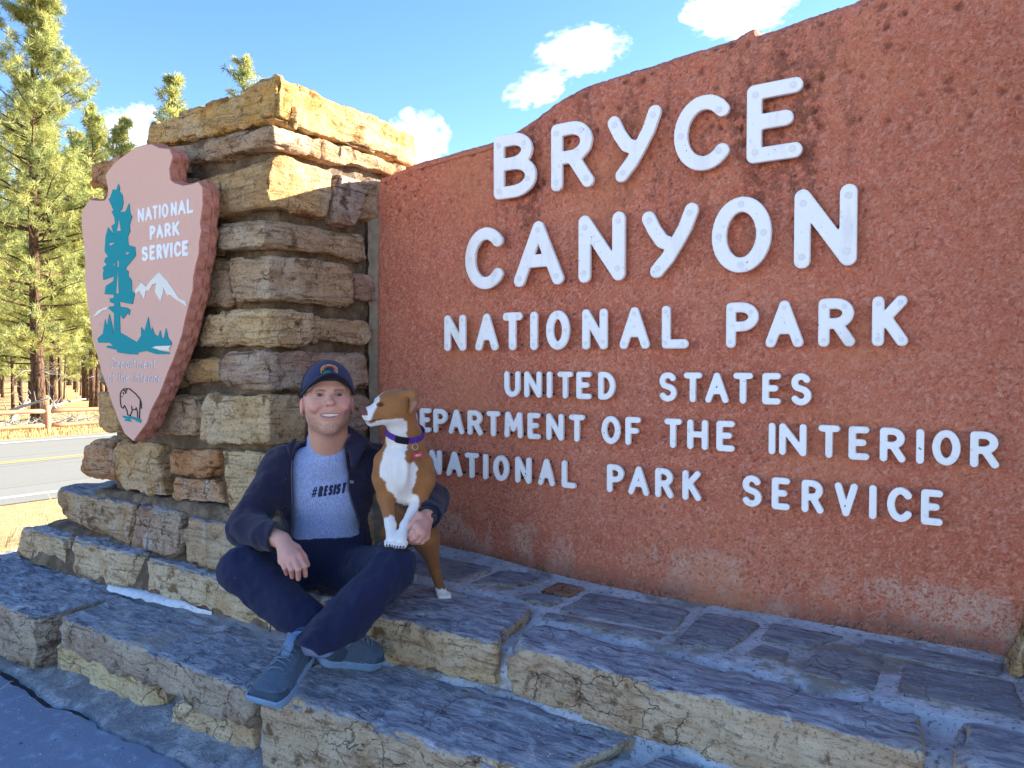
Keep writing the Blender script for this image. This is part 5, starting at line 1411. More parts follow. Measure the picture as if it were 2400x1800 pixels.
# ---- shoes
def shoe(s, up):
    toe, heel = J['toe'+s], J['heel'+s]; up = np.array(up, float)
    f = toe-heel; L = np.linalg.norm(f); f = f/L; up = up - (up@f)*f; up /= np.linalg.norm(up); sd = np.cross(f, up)
    A = np.stack([f, sd, up], 1); L = .275
    org = (toe+heel)/2 - f*L/2 + 0
    def loc(P): return (P-org)@A
    def half(x): return np.interp(x, [0,.03,.09,.16,.215,.26,.30], [.030,.041,.042,.050,.058,.054,.034])
    def top(x): return np.interp(x, [0,.02,.07,.11,.16,.21,.26,.29], [.078,.088,.086,.080,.060,.046,.038,.022])
    def upper(P):
        q2 = loc(P); x, y, z = q2[:,0], q2[:,1], q2[:,2]
        h = half(x); t = top(x); zc_ = np.clip((z+.005)/np.maximum(t+.005, .01), 0, 1.2)
        wz = h*np.sqrt(np.clip(1.02-zc_**2.4, 0.0, 1))
        d = np.abs(y)-wz
        d = smax(d*.8, z-t, .014); d = smax(d, -z-.012, .004); d = smax(d, np.abs(x-L/2)-L/2+.004, .02)
        op = ellip(q2, (.052,0,.098), (.048,.030,.045)); d = smax(d, -op, .008)
        return d - .0012*vnoise(P, 60, 7)
    def sole(P):
        q2 = loc(P); x, y, z = q2[:,0], q2[:,1], q2[:,2]
        h = half(x)+.0045; rise = .020*np.clip((x-.21)/.075,0,1)**2
        d = smax(np.abs(y)-h, np.abs(z+.018-rise)-.014, .006); return smax(d, np.abs(x-L/2)-L/2-.003, .02)
    lo = np.minimum(org, org+f*L) - .13; hi = np.maximum(org, org+f*L) + .13
    Vu, Fu = surface_nets(upper, lo, hi, .0036, 3.5); Vs, Fs = surface_nets(sole, lo, hi, .0036, 3.5)
    sh = link('shoe', mesh_np('shoe', relax(Vu, Fu), Fu), M_SHOE, man)
    link('sole', mesh_np('sole', relax(Vs, Fs), Fs), M_SOLE, sh)
    W = lambda x, y, z: org + A@np.array([x, y, z])
    # tongue, laces, overlays
    tg_ = MB(); tg_.tube([W(.145,0,.060), W(.115,0,.082), W(.090,0,.108)], [.016,.020,.019], 10, squash=.35); tg_.build('tongue', M_SHOE2, sh, True)
    for k in range(6):
        x = .100 + k*.017; z = np.interp(x+.006, [.10,.19],[.086,.056])
        mbx = MB(); sg = 1 if k % 2 else -1
        mbx.tube([W(x, -.026, z-.012), W(x+.004, -.012*1, z+.003), W(x+.006*sg+.004, .012, z+.003), W(x+.008, .026, z-.012)], .0026, 6)
        mbx.build('lace', M_LACE, sh, True)
    mbx = MB()
    for sg in (-1, 1):
        mbx2 = MB(); mbx2.tube([W(.094,0,.092), W(.088,sg*.020,.102), W(.105,sg*.036,.090), W(.100,sg*.016,.090), W(.094,0,.092)], .0022, 6); mbx2.build('lace', M_LACE, sh, True)
    def overlay(P, x0, x1, zlim, gr=.0016):
        q2 = loc(P); d = upper(P) - gr
        return np.maximum(d, np.maximum(np.maximum(x0-q2[:,0], q2[:,0]-x1), q2[:,2]-zlim(q2[:,0])))
    Vo, Fo = surface_nets(lambda P: overlay(P, .215, .30, lambda x: .020 + .35*np.clip(x-.235, 0, .04)), lo, hi, .0036, 3.5)
    if len(Fo): link('toe_cap', mesh_np('toe_cap', Vo, Fo), M_OVER, sh)
    Vo, Fo = surface_nets(lambda P: overlay(P, -.01, .075, lambda x: .050 - .3*np.clip(x-.03, 0, .1)), lo, hi, .0036, 3.5)
    if len(Fo): link('heel_counter', mesh_np('heel_counter', Vo, Fo), M_OVER, sh)
    # sock
    def sock(P): return np.maximum(capsule(P, J['an'+s], W(.06,0,.05), .040, .036), -1)
    Vk, Fk = surface_nets(sock, lo-.1, hi+.1, .005); link('sock', mesh_np('sock', Vk, Fk), M_SOCK, man)
    # toe rand on the sole side
    r = MB(); r.tube([W(x, sgn*(half(np.array([x]))[0]+.003), -.004+.012*max(0,(x-.22)/.06)) for sgn, x in [(1,.17),(1,.20),(1,.23),(1,.255),(1,.275),(-1,.275),(-1,.255),(-1,.23),(-1,.20),(-1,.17)]], .0045, 6); r.build('toe_rand', M_SOLE, sh, True)
M_SHOE = fabric('slate_blue_mesh', (0.060,0.095,0.145), 0.8, 600, 0, .2, (0.10,0.15,0.205))
M_OVER = fabric('grey_blue_overlay', (0.045,0.072,0.11), 0.6, 400, 0, .1)
M_SHOE2 = fabric('pale_blue_lining', (0.14,0.22,0.36), 0.85, 600)
M_SOLE = plain('pale_blue_rubber', (0.20,0.32,0.46), 0.6, 0.25, 25, .2)
M_LACE = plain('grey_blue_lace', (0.14,0.19,0.25), 0.8, 0.1, 200)
M_SOCK = fabric('grey_sock', (0.25,0.30,0.48), .9)
shoe('L', (0.10,0.15,1.0)); shoe('R', (0.42,0.0,0.85))
# ================================================================== DOG
DJ = {'nose': (-1.873, 1.928, 1.155), 'muz': (-1.864, 1.945, 1.148), 'muzb': (-1.849, 1.979, 1.154), 'skull': (-1.838, 2.047, 1.184), 'occ': (-1.831, 2.099, 1.176), 'browc': (-1.842, 1.997, 1.196), 'jaw': (-1.856, 1.997, 1.123), 'cheek': (-1.815, 2.036, 1.137),
 'eye': (-1.822, 1.980, 1.186), 'eyeR': (-1.892, 1.989, 1.187), 'earb': (-1.785, 2.058, 1.195), 'earm': (-1.771, 2.091, 1.196), 'eart': (-1.753, 2.077, 1.145), 'nk0': (-1.836, 2.070, 1.119), 'nk1': (-1.831, 2.106, 1.040), 'ch0': (-1.843, 2.108, 0.977), 'chest': (-1.829, 2.092, 0.919),
 'ster': (-1.790, 2.047, 0.968), 'belly': (-1.891, 2.166, 0.777), 'rump': (-1.945, 2.235, 0.672), 'shR': (-1.872, 2.041, 0.932), 'elR': (-1.862, 2.032, 0.843), 'wrR': (-1.799, 1.987, 0.759), 'paR': (-1.768, 1.958, 0.705),
 'shL': (-1.771, 2.130, 0.919), 'elL': (-1.772, 2.114, 0.826), 'wrL': (-1.752, 2.017, 0.759), 'paL': (-1.726, 1.961, 0.705), 'hipL': (-1.882, 2.253, 0.693), 'stL': (-1.814, 2.212, 0.661), 'hkL': (-1.835, 2.278, 0.528), 'mtL': (-1.784, 2.255, 0.460), 'toL': (-1.753, 2.245, 0.444),
 'hipR': (-2.004, 2.221, 0.684), 'stR': (-1.968, 2.137, 0.683), 'hkR': (-2.026, 2.215, 0.567), 'colA': (-1.846, 2.014, 1.055), 'colB': (-1.784, 2.030, 1.045), 'colC': (-1.793, 2.144, 1.085), 'tag': (-1.742, 2.069, 1.033), 'ring': (-1.745, 2.067, 1.058)}
DJ = {k: np.array(v) for k, v in DJ.items()}
dog = thing('dog', (-1.9, 2.2, 0.43), 'brown and white short-haired dog with purple collar propped on the man\'s knee', 'dog')
def dl(P): q = P - DJ['chest']; return q@MR, q@MF, q[:,2]
# head axes: h forward along the muzzle, up, side (towards the camera side)
dF = DJ['nose'] - DJ['occ']; dF = dF/np.linalg.norm(dF); dS = np.cross(dF, MZ); dS = dS/np.linalg.norm(dS)
if dS@MF < 0: dS = -dS
# the muzzle points to the man's right as seen in the picture and a little towards the viewer
dF = -MR*.90 + MF*.40 - MZ*.10; dF = dF/np.linalg.norm(dF)
dS = np.cross(MZ, dF); dS = dS/np.linalg.norm(dS)
if dS@MF < 0: dS = -dS
dU = np.cross(dS, dF); dU = dU if dU[2] > 0 else -dU
DH = np.stack([dF, dS, dU], 1); D0 = np.array([-1.822, 2.014, 1.180])
def dh(P): return (P - D0)@DH
def dw(p): return D0 + DH@np.array(p, float)
def dog_head(P):
    q = dh(P); S = np.stack([q[:,0], np.abs(q[:,1]), q[:,2]], 1)
    d = ellip(q, (-.012,0,.006), (.066,.050,.049))
    d = smin(d, ellip(q, (-.045,0,-.004), (.045,.046,.046)), .02)
    d = smin(d, ellip(S, (-.005,.030,-.026), (.036,.022,.030)), .02)      # cheeks
    mz = smin(capsule(q, (.036,0,-.014), (.078,0,-.020), .0325, .0265), capsule(q, (.030,0,-.038), (.072,0,-.047), .0265, .0195), .012)
    mz = smin(mz, capsule(S, (.046,.013,-.028), (.076,.013,-.034), .0205, .0178), .008)
    d = smin(d, mz, .018)
    d = smin(d, ellip(S, (.030,.022,.022), (.018,.014,.012)), .014)       # brow
    d = smax(d, -ellip(S, (.043,.0335,.010), (.012,.007,.008)), .008)     # eye hollow
    d = smax(d, -(capsule(S, (.050,.0270,-.0420), (.090,.0165,-.0450), .0016, .0012)), .004)
    d = smin(d, ellip(q, (.0985,0,-.0070), (.0120,.0150,.0125)), .005)     # nose leather
    d = smax(d, -ellip(S, (.1090,.0085,-.0085), (.0045,.0034,.0032)), .002)
    # folded ears
    for sg in (1, -1):
        A_ = dw((-.044, sg*.036, .034)); B_ = dw((-.076, sg*.060, .036)); Cc = dw((-.068, sg*.078, .006)); Dd = dw((-.054, sg*.072, -.024))
        e = smin(capsule(P, A_, B_, .016, .0145), smin(capsule(P, B_, Cc, .0145, .014), capsule(P, Cc, Dd, .014, .0075), .01), .012)
        d = smin(d, e, .008)
    return d
def dog_sdf(P):
    d = dog_head(P)
    k = DJ
    neck = capsule(P, dw((-.030,0,-.022)), k['nk1'] + MR*.004, .048, .068)
    d = smin(d, neck, .035)
    a, b, c = dl(P)
    body = ellip(np.stack([a, b, c], 1), (-.002,-.02,.020), (.080,.088,.135))
    body = smin(body, ellip(P, k['ster'] - MZ*.02, (.055,.055,.075)), .04)
    body = smin(body, capsule(P, k['nk1'], k['ch0'], .066, .080), .04)
    body = smin(body, capsule(P, k['chest'] - MF*.03, k['belly'] - MF*.02 + MR*.015, .076, .054), .05)
    body = smin(body, capsule(P, k['belly'] - MF*.02 + MR*.015, k['rump'] + MR*.02, .054, .062), .04)
    # breastbone groove and shoulder hollows
    body = smax(body, -capsule(P, k['ster'] + MF*.062 - MZ*.10, k['ster'] + MF*.058 + MZ*.04, .010, .006), .03)
    for s_ in (-1, 1): body = smax(body, -capsule(P, k['chest'] + MR*s_*.052 + MF*.085 + MZ*.05, k['chest'] + MR*s_*.045 + MF*.085 - MZ*.06, .014, .012), .03)
    d = smin(d, body, .02)
    for s, r in (('R', 1.0), ('L', 1.0)):
        shp = k['sh'+s]
        l = smin(capsule(P, shp + MZ*.04, shp - MZ*.02, .042, .044), capsule(P, shp - MZ*.02, k['el'+s], .044, .0295), .02)
        l = smin(l, capsule(P, k['el'+s], k['wr'+s], .0285, .0180), .012)
        l = smin(l, capsule(P, k['wr'+s], k['pa'+s] + MZ*.012, .0185, .0180), .010)
        d = smin(d, l, .024)
        # paw: four toes
        fw = (k['pa'+s]-k['wr'+s]); fw[2] = 0; fw = fw/np.linalg.norm(fw)*.6 + MF*.4; fw[2] = 0; fw /= np.linalg.norm(fw); sd = np.cross(MZ, fw)
        tp = np.full(len(P), 9.0)
        for i in range(4):
            o = (i-1.5)*.0105; t0 = k['pa'+s] + sd*o + MZ*.004; tp = np.minimum(tp, capsule(P, t0, t0 + fw*(.024-.12*abs(o)) - MZ*.006, .0095, .0082))
        d = smin(d, tp, .0045)
    # hind legs
    l = smin(ellip(P, (k['hipL']*.5+k['stL']*.5) , (.052,.062,.070)), capsule(P, k['stL'] + MZ*.0, k['hkL'], .045, .0205), .03)
    l = smin(l, capsule(P, k['hkL'], k['mtL'], .0205, .0175), .008)
    l = smin(l, capsule(P, k['hkL'], k['hkL'] + (k['hkL']-k['mtL'])*.18 - MF*.008, .017, .012), .008)
    d = smin(d, l, .03)
    tp = capsule(P, k['mtL'], k['mtL']*.4+k['toL']*.6, .018, .016)
    for i in range(4):
        o = (i-1.5)*.0115; t0 = k['mtL']*.4+k['toL']*.6 + MR*o - MZ*.002; tp = smin(tp, capsule(P, t0, t0 + MF*(.026-.2*abs(o)) + MR*.006 - MZ*.004, .0105, .0085), .005)
    d = smin(d, tp, .010)
    l = smin(ellip(P, k['hipR']*.5+k['stR']*.5 + MR*.04, (.040,.060,.075)), capsule(P, k['stR'] + MR*.022, k['hkR'] + MR*.02, .034, .021), .03)
    l = smin(l, capsule(P, k['hkR'], np.array([-1.965,2.19,.462]), .021, .018), .01)
    d = smin(d, l, .03)
    return d
V, F = surface_nets(dog_sdf, (-2.14,1.84,0.41), (-1.60,2.40,1.29), 0.0030, 1.5)
V = relax(V, F, 1, .4)
V = V + .0016*np.stack([vnoise(V*np.array([1,1,.45]), 260, 51), vnoise(V*np.array([1,1,.45]), 260, 52), 0*V[:,0]], 1)
def inpoly(x, y, Pp):
    r = np.zeros(len(x), bool); n = len(Pp)
    for i in range(n):
        x0, y0 = Pp[i]; x1, y1 = Pp[(i+1) % n]
        c = ((y0 > y) != (y1 > y)) & (x < (x1-x0)*(y-y0)/(y1-y0+1e-12) + x0); r ^= c
    return r
a, b, c = dl(V); q = dh(V); wob = .010*fbm(V, 45, 3, 9) + .006*vnoise(V, 210, 12)
brown = np.array([0.31,0.130,0.044]); W_ = np.array([0.82,0.77,0.72])
col = np.tile(brown, (len(V),1)) * (1 + .25*fbm(V, 14, 3, 2))[:,None]
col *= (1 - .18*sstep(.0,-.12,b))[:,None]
CH = [(-.071,.145),(-.059,.114),(-.061,.084),(-.075,.043),(-.073,.006),(-.053,-.017),(-.048,-.038),(-.025,-.068),(-.015,-.093),(.01,-.111),(.030,-.10),(.043,-.038),(.051,-.022),(.056,.003),(.061,.038),(.046,.056),(.023,.064),(.02,.084),(.026,.119),(.024,.145),(.020,.165),(.012,.215),(-.02,.22),(-.085,.21)]
m = inpoly(a+wob, c+wob, CH) & (b > .0)
head = (q[:,0] > -.075) & (c > .165) & (np.linalg.norm(q, axis=1) < .16)
m &= ~(head & (q[:,2] > -.045))
# white muzzle and the narrow blaze up the forehead
mzl = head & (q[:,0] + .55*q[:,2] + wob > .058) & (q[:,0] > .04)
blz = head & (np.abs(q[:,1] + .004 + wob*.5) < .006 + .05*np.clip(q[:,0]-.03,0,.06)) & (q[:,2] > .0) & (q[:,0] > -.03)
throat = head & (q[:,2] + wob < -.054 - .1*np.clip(-q[:,0],0,1)) & (q[:,0] > -.045)
dR = np.linalg.norm(V-DJ['paR'], axis=1); 
legR = (capsule(V, DJ['wrR']-MZ*.004, DJ['paR'], .034, .036) + wob < 0)
tL = capsule(V, DJ['elL'] + MF*.020 - MR*.022 + MZ*.012, DJ['paL'] + MF*.010, .027, .040) + wob*.6
tL2 = capsule(V, DJ['wrL']+MZ*.02, DJ['paL'], .036, .040)
legL = (tL < 0) | (tL2 < 0)
hp = (V[:,2] < .468 + wob) & (np.linalg.norm((V-DJ['toL'])[:,:2], axis=1) < .075)
wm = m | mzl | blz | throat | legR | legL | hp
cw = np.where(wm, 1.0, 0.0)
# soften the border a little along the mesh
for _ in range(2):
    acc = np.zeros(len(V)); n_ = np.zeros(len(V))
    for i in range(4):
        np.add.at(acc, F[:,i], cw[F[:,(i+1) % 4]]); np.add.at(n_, F[:,i], 1)
    cw = .5*cw + .5*acc/np.maximum(n_,1)
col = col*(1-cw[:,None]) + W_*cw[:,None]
pk = head & (q[:,0] > .0880) & (q[:,2] > -.0225)
col[pk] = (0.17,0.065,0.055)
lipm = head & (np.abs(q[:,2]+.0430) < .0022) & (q[:,0] > .048)
col[lipm] = (0.10,0.05,0.045)
er = head & (np.hypot((q[:,0]-.043)*.8, (q[:,2]-.010)*1.3) < .0085) & (np.abs(q[:,1]) > .022)
col[er] = (0.06,0.03,0.02)
inner = (capsule(V, dw((-.066,.088,.004)), dw((-.058,.084,-.016)), .009, .006) < 0)
col[inner] = (0.36,0.20,0.16)
sn = head & (q[:,0] > .075) & (np.abs(q[:,1]) > .010) & (vnoise(V, 300, 4) > .33) & (q[:,2] < -.025)
col[sn] *= .45
bl = (c < -.10) & (b > -.05) & (np.abs(a) < .03) & ~wm & (c > -.20) & (b < .03)
col[bl] = col[bl]*.5 + np.array([.34,.20,.15])*.5
g = NT('short_fur'); p = g.pos()
n = g.noise(g.map(p, (1,1,.4)), 320, 3, .7); n2 = g.noise(p, 26, 4)
c_ = g.mix(g.rng(n, .35, .68, 0, .5), g.attr('tint','Color'), (0.10,0.05,0.02), 'MULTIPLY')
cc = g.mix(g.rng(n2, .4, .7, 0, .18), g.attr('tint','Color'), c_)
M_FUR = g.fin(g.mix(g.rng(n, .4, .7, 0, .22), cc, (0.95,0.86,0.72), 'OVERLAY'), 0.75, g.bump(n, .35, .0015), .2, Sheen_Weight=.12)
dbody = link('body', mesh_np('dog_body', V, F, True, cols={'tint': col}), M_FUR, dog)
def dog_eye(sg):
    u = np.linspace(0, math.pi, 11); w = np.linspace(0, 2*math.pi, 17)[:-1]
    Vv = np.array([(math.sin(a_)*math.cos(b_), math.cos(a_), math.sin(a_)*math.sin(b_)) for a_ in u for b_ in w])
    Fq = np.array([(i*16+j, (i+1)*16+j, (i+1)*16+(j+1) % 16, i*16+(j+1) % 16) for i in range(10) for j in range(16)])
    cl = np.tile([0.10,0.06,0.03], (len(Vv),1)); an = np.degrees(np.arccos(np.clip(Vv[:,1]*.9+Vv[:,0]*.45,-1,1)))
    cl[an < 20] = (.008,.008,.008)
    return mesh_np('eye', np.array([dw((.0425+v[0]*.0085, sg*(.0302+v[1]*.0078), .0105+v[2]*.0052)) for v in Vv]), Fq, True, cols={'tint': cl})
for sg in (1, -1): link('eye', dog_eye(sg), M_EYE, dbody)
# collar with a dark buckle, split ring and red bone tag
nkA, nkB = dw((-.030,0,-.022)), DJ['nk1'] + MR*.004
ax_ = (nkB-nkA)/np.linalg.norm(nkB-nkA)
cc0 = nkA + (nkB-nkA)*.66
nn = ax_*.88 + MR*-.26 + MF*.14; nn /= np.linalg.norm(nn)
u1 = np.cross(nn, MF); u1 /= np.linalg.norm(u1); u2 = np.cross(u1, nn); 
if u2@MF < 0: u2 = -u2
def ringpt(t, lift=.0):
    dirv = math.cos(t)*u1 + math.sin(t)*u2; lo_, hi_ = .02, .16
    for _ in range(18):
        m_ = (lo_+hi_)/2
        if dog_sdf((cc0 + dirv*m_)[None])[0] < 0: lo_ = m_
        else: hi_ = m_
    return cc0 + dirv*(lo_ + .003 + lift), dirv
def strap(t0, t1, w, th, lift=0, n=48):
    Vv = []; Fq = []
    for i in range(n+1):
        p_, dv = ringpt(t0 + (t1-t0)*i/n, lift)
        for aa, bb in ((-w,0),(w,0),(w,th),(-w,th)): Vv.append(p_ + nn*aa + dv*bb)
    for i in range(n):
        for k_ in range(4): Fq.append((i*4+k_, i*4+(k_+1) % 4, (i+1)*4+(k_+1) % 4, (i+1)*4+k_))
    Fq += [(0,1,2,3), (n*4+3, n*4+2, n*4+1, n*4)]
    return Vv, Fq
M_COL = fabric('purple_webbing', (0.10,0.035,0.30), .7, 500, 0, .2)
col_t = thing('dog_collar', tuple(cc0), 'purple webbing collar with black buckle around the dog\'s neck', 'collar')
link('webbing', mesh_np('webbing', *[np.array(x) if i == 0 else x for i, x in enumerate(strap(0, 2*math.pi, .0115, .003))], smooth=False), M_COL, col_t)
tb = math.atan2(((DJ['colB']-cc0)@u2), ((DJ['colB']-cc0)@u1))
link('buckle', mesh_np('buckle', *[np.array(x) if i == 0 else x for i, x in enumerate(strap(tb-.34, tb+.34, .0125, .006, .002, 10))], smooth=False), plain('black_plastic', (0.012,0.012,0.016), .35), col_t)
tr_ = math.atan2(((DJ['ring']-cc0)@u2), ((DJ['ring']-cc0)@u1)); rp, rd = ringpt(tr_, .006)
M_STEEL = plain('steel_ring', (0.55,0.55,0.55), .3, .05, 60, 0, .5, 1.0)
mb = MB(); rc = rp - MZ*.022
mb.tube([rc + .0105*(math.cos(t)*MR + math.sin(t)*MZ) for t in np.linspace(0, 2*math.pi, 19)], .0013, 6); mb.build('split_ring', M_STEEL, col_t, True)
mb = MB(); mb.tube([rp + nn*.006, rp + rd*.004 - MZ*.008, rp - nn*.006 - MZ*.012], .0018, 6); mb.build('ring_loop', M_STEEL, col_t, True)
tc = rc - MZ*.024 + rd*.012 + MR*.004 + MF*.006
def bone_sdf(P):
    q2 = P - tc; x = q2@(MR*.985+MZ*.17); z = q2@(MZ*.985-MR*.17); y = q2@MF
    d2 = np.maximum(np.abs(x)-.0125, np.abs(z)-.0062)
    for sx in (-1, 1):
        for sz in (-1, 1): d2 = smin(d2, np.hypot(x-sx*.0125, z-sz*.0052)-.0062, .002)
    return np.maximum(d2, np.abs(y)-.0012)
Vb_, Fb_ = surface_nets(bone_sdf, tc-.03, tc+.03, .0011, 2)
bt = link('bone_tag', mesh_np('bone_tag', Vb_, Fb_), plain('red_enamel', (0.50,0.025,0.055), .3, .05, 60), col_t)
mb = MB()
for i, w in enumerate((.006,.011,.008)):
    zc_ = .0028 - i*.0028
    for k in range(5):
        x0 = -w + 2*w*k/5; P_ = [tc + (MR*.985+MZ*.17)*xx + (MZ*.985-MR*.17)*zz + MF*.0016 for xx, zz in ((x0, zc_-.0007), (x0+w*.3, zc_-.0007), (x0+w*.3, zc_+.0007), (x0, zc_+.0007))]
        mb.add(P_, [(0,1,2,3)])
eg = mb.build('engraving', plain('engraved_white', (0.8,0.7,0.7), .4), bt); eg['kind'] = 'stuff'

M_CLAW = plain('dark_claw', (0.10,0.07,0.06), .4)
for kp, kw in (('paR','wrR'), ('paL','wrL')):
    fw = DJ[kp]-DJ[kw]; fw[2] = 0; fw = fw/np.linalg.norm(fw)*.6 + MF*.4; fw[2] = 0; fw /= np.linalg.norm(fw); sd = np.cross(MZ, fw)
    for i in range(4):
        o_ = (i-1.5)*.0105; t0 = DJ[kp] + sd*o_ + MZ*.004 + fw*(.030-.12*abs(o_)) - MZ*.004
        MB().tube([t0, t0 + fw*.006 - MZ*.003, t0 + fw*.009 - MZ*.009], [.0030,.0026,.0008], 6).build('claw', M_CLAW, dbody, True)
# ================================================================== LOG FENCE
M_LOG = plain('red_brown_log', (0.36,0.185,0.105), 0.85, 0.3, 11, 0.5)
def rlog(mb, a, b, r, n=10, seg=7, sd=0):
    rd = random.Random(sd); a = Vector(a); b = Vector(b)
    pts = [a.lerp(b, i/seg) + Vector((rd.uniform(-.008,.008), 0, rd.uniform(-.012,.012))) for i in range(seg+1)]
    mb.tube(pts, [r*rd.uniform(.93,1.05) for _ in pts], n)
FX = -22.15
fence = thing('log_fence', (FX, 10.2, -.52), 'low red-brown log rail fence along the far side of the road', 'fence')
f0 = 10.23 - 2.75*3
for k in range(12):
    y = f0 + 2.75*k; p0 = road_pt(FX + 1.0*0, y, 0)
    x_ = FX*0.9989 + y*.047; 
    mb = MB(); rlog(mb, (x_, y, -.75), (x_, y, .205), .095, 12, 4, k); mb.build('post', M_LOG, fence, True)
    for zc_, r in ((.035,.062), (-.355,.062)):
        x2 = FX*0.9989 + (y+2.75)*.047
        mb = MB(); rlog(mb, (x_, y+.03, zc_), (x2, y+2.72, zc_+.01), r, 10, 6, k*3+int(zc_*10)); mb.build('rail', M_LOG, fence, True)

# ================================================================== PINES
g = NT('pine_bark'); p = g.obj(); n = g.noise(g.map(p, (6,6,1.5)), 3.0, 6, .65); v = g.vor(g.map(p, (9,9,2.4)), 1.0, 'DISTANCE_TO_EDGE')
c = g.mix(g.rng(n, .35, .65), (0.06,0.036,0.025), (0.16,0.09,0.055)); c = g.mix(g.rng(v, 0, .09, 1, 0), c, (0.03,0.02,0.015))
M_BARK = g.fin(c, .95, g.bump(g.math('ADD', v, n), .9, .05), .1)
g = NT('pine_needles'); at = g.attr('age'); p = g.obj(); n = g.noise(p, 1.3, 3)
c = g.mix(at, (0.16,0.205,0.065), (0.50,0.52,0.21)); c = g.mix(g.rng(n, .4, .65, 0, .6), c, (0.55,0.49,0.14))
M_NEED = g.fin(c, .55, None, .25)
_b = M_NEED.node_tree; tr = _b.nodes.new('ShaderNodeBsdfTranslucent'); mx = _b.nodes.new('ShaderNodeMixShader'); mx.inputs[0].default_value = .5
_b.links.new(c, tr.inputs[0]); _b.links.new(_b.nodes['Principled BSDF'].outputs[0], mx.inputs[1]); _b.links.new(tr.outputs[0], mx.inputs[2]); _b.links.new(mx.outputs[0], _b.nodes['Material Output'].inputs[0])
M_DEAD = plain('grey_dead_wood', (0.30,0.27,0.24), .9, .3, 8, .4)

def pine_meshes(name, H, r0, crown0, spread, sd, tufts=1.0, tl=.26, lean=0, nn=16, w0=.010):
    """a ponderosa: trunk with limbs, crown of needle bursts at the twig ends, dead twigs below"""
    rd = random.Random(sd); rn = np.random.default_rng(sd)
    tm = MB()
    tr_ = []
    nseg = 14
    for i in range(nseg+1):
        t = i/nseg; tr_.append(Vector((lean*t*H*.1 + .05*math.sin(t*5+sd), .05*math.cos(t*4+sd*2), t*H)))
    tm.tube(tr_, [max(.012, r0*(1-i/nseg)**.85*(1.25 if i == 0 else 1)) for i in range(nseg+1)], 9)
    def tpt(z): 
        t = max(0, min(.999, z/H))*nseg; i = int(t); return tr_[i].lerp(tr_[i+1], t-i)
    ends = []
    nb = int(H*6.5*tufts**.5)
    for b in range(nb):
        u = (b + rd.random())/nb; z = H*(crown0 + (1-crown0)*u**.92)
        L = spread*((1-u)**.75*.92 + .10)*rd.uniform(.62,1.12)*(.55+.45*min(1,u*5))
        az = rd.uniform(0, 2*math.pi); up = rd.uniform(-.12,.30) + .65*u
        d = Vector((math.cos(az), math.sin(az), up)).normalized()
        base = tpt(z); pts = [base]; cur = base.copy(); ns = 5
        for s in range(ns):
            dd = d + Vector((rd.uniform(-.22,.22), rd.uniform(-.22,.22), rd.uniform(-.08,.22)+.10*s/ns)); cur = cur + dd.normalized()*(L/ns); pts.append(cur.copy())
        rb = .012 + .012*L
        tm.tube(pts, [max(.004, rb*(1-i/(ns+1))) for i in range(ns+1)], 4, cap=False)
        ends.append((pts[-1], (pts[-1]-pts[-2]).normalized()))
        for s in range(1, ns+1):
            for q in range(rd.choice((1,2,2,3))):
                if s < 2 and rd.random() < .6: continue
                dv = Vector((rd.uniform(-1,1), rd.uniform(-1,1), rd.uniform(-.2,1.0))).normalized()
                l2 = L*rd.uniform(.10,.30)+.10; e2 = pts[s] + (dv*.8+d*.6).normalized()*l2
                tm.tube([pts[s], e2], [.006,.003], 3, cap=False)
                ends.append((e2, (e2-pts[s]).normalized()))
                if rd.random() < .5*tufts: ends.append((pts[s].lerp(e2, .55), (e2-pts[s]).normalized()))
    E = np.array([tuple(e) for e, _ in ends]); Dn = np.array([tuple(d) for _, d in ends]); n = len(E)
    # dead twigs under the crown
    for b in range(int(H*crown0*4)):
        z = rd.uniform(.12*H, H*crown0*1.05); az = rd.uniform(0, 2*math.pi); L = rd.uniform(.4, 1.2)
        a = tpt(z); d = Vector((math.cos(az), math.sin(az), rd.uniform(-.35,.25)))
        m_ = a + d*L*.5 + Vector((0,0,rd.uniform(-.05,.1))); tm.tube([a, m_, a + d*L + Vector((rd.uniform(-.2,.2), rd.uniform(-.2,.2), rd.uniform(-.25,.1)))], [.016,.011,.004], 4, 1, cap=False)
    # needle bursts
    dirs = rn.normal(size=(n, nn, 3)); dirs /= np.linalg.norm(dirs, axis=2, keepdims=True)
    dirs = dirs*1.0 + Dn[:,None]*.50 + np.array([0,0,.15]); dirs /= np.linalg.norm(dirs, axis=2, keepdims=True)
    ln = tl*rn.uniform(.6,1.1,(n,nn,1))
    st = E[:,None] - Dn[:,None]*rn.uniform(0,.10,(n,nn,1))
    sd_ = np.cross(dirs, rn.normal(size=(n,nn,3))); sd_ /= np.linalg.norm(sd_, axis=2, keepdims=True)
    tip = st + dirs*ln; mid = st + dirs*ln*.45
    w = w0*rn.uniform(.8,1.3,(n,nn,1))
    Vn = np.stack([st, mid + sd_*w, tip, mid - sd_*w], 2).reshape(-1,3)
    Fn = np.arange(len(Vn)).reshape(-1,4)
    age = np.repeat(rn.uniform(0,1,n), nn*4)
    cm = mesh_np(name+'_crown', Vn, Fn, False, attrs={'age': age}); cm.materials.append(M_NEED)
    t2 = tm.mesh(name+'_trunk', True); t2.materials.append(M_BARK); t2.materials.append(M_DEAD)
    return t2, cm
def put_pine(ms, x, y, sc, rz, label, group='pine trees beyond the road'):
    z = float(g_height(np.array([x]), np.array([y]))[0]) - .05
    t = thing('pine_tree', (x, y, z), label, 'tree', group); t.scale = (sc, sc, sc); t.rotation_euler = (0, 0, rz)
    for nm, me in zip(('trunk', 'crown'), ms):
        o = bpy.data.objects.new(nm, me); COL.objects.link(o); o.parent = t
    return t
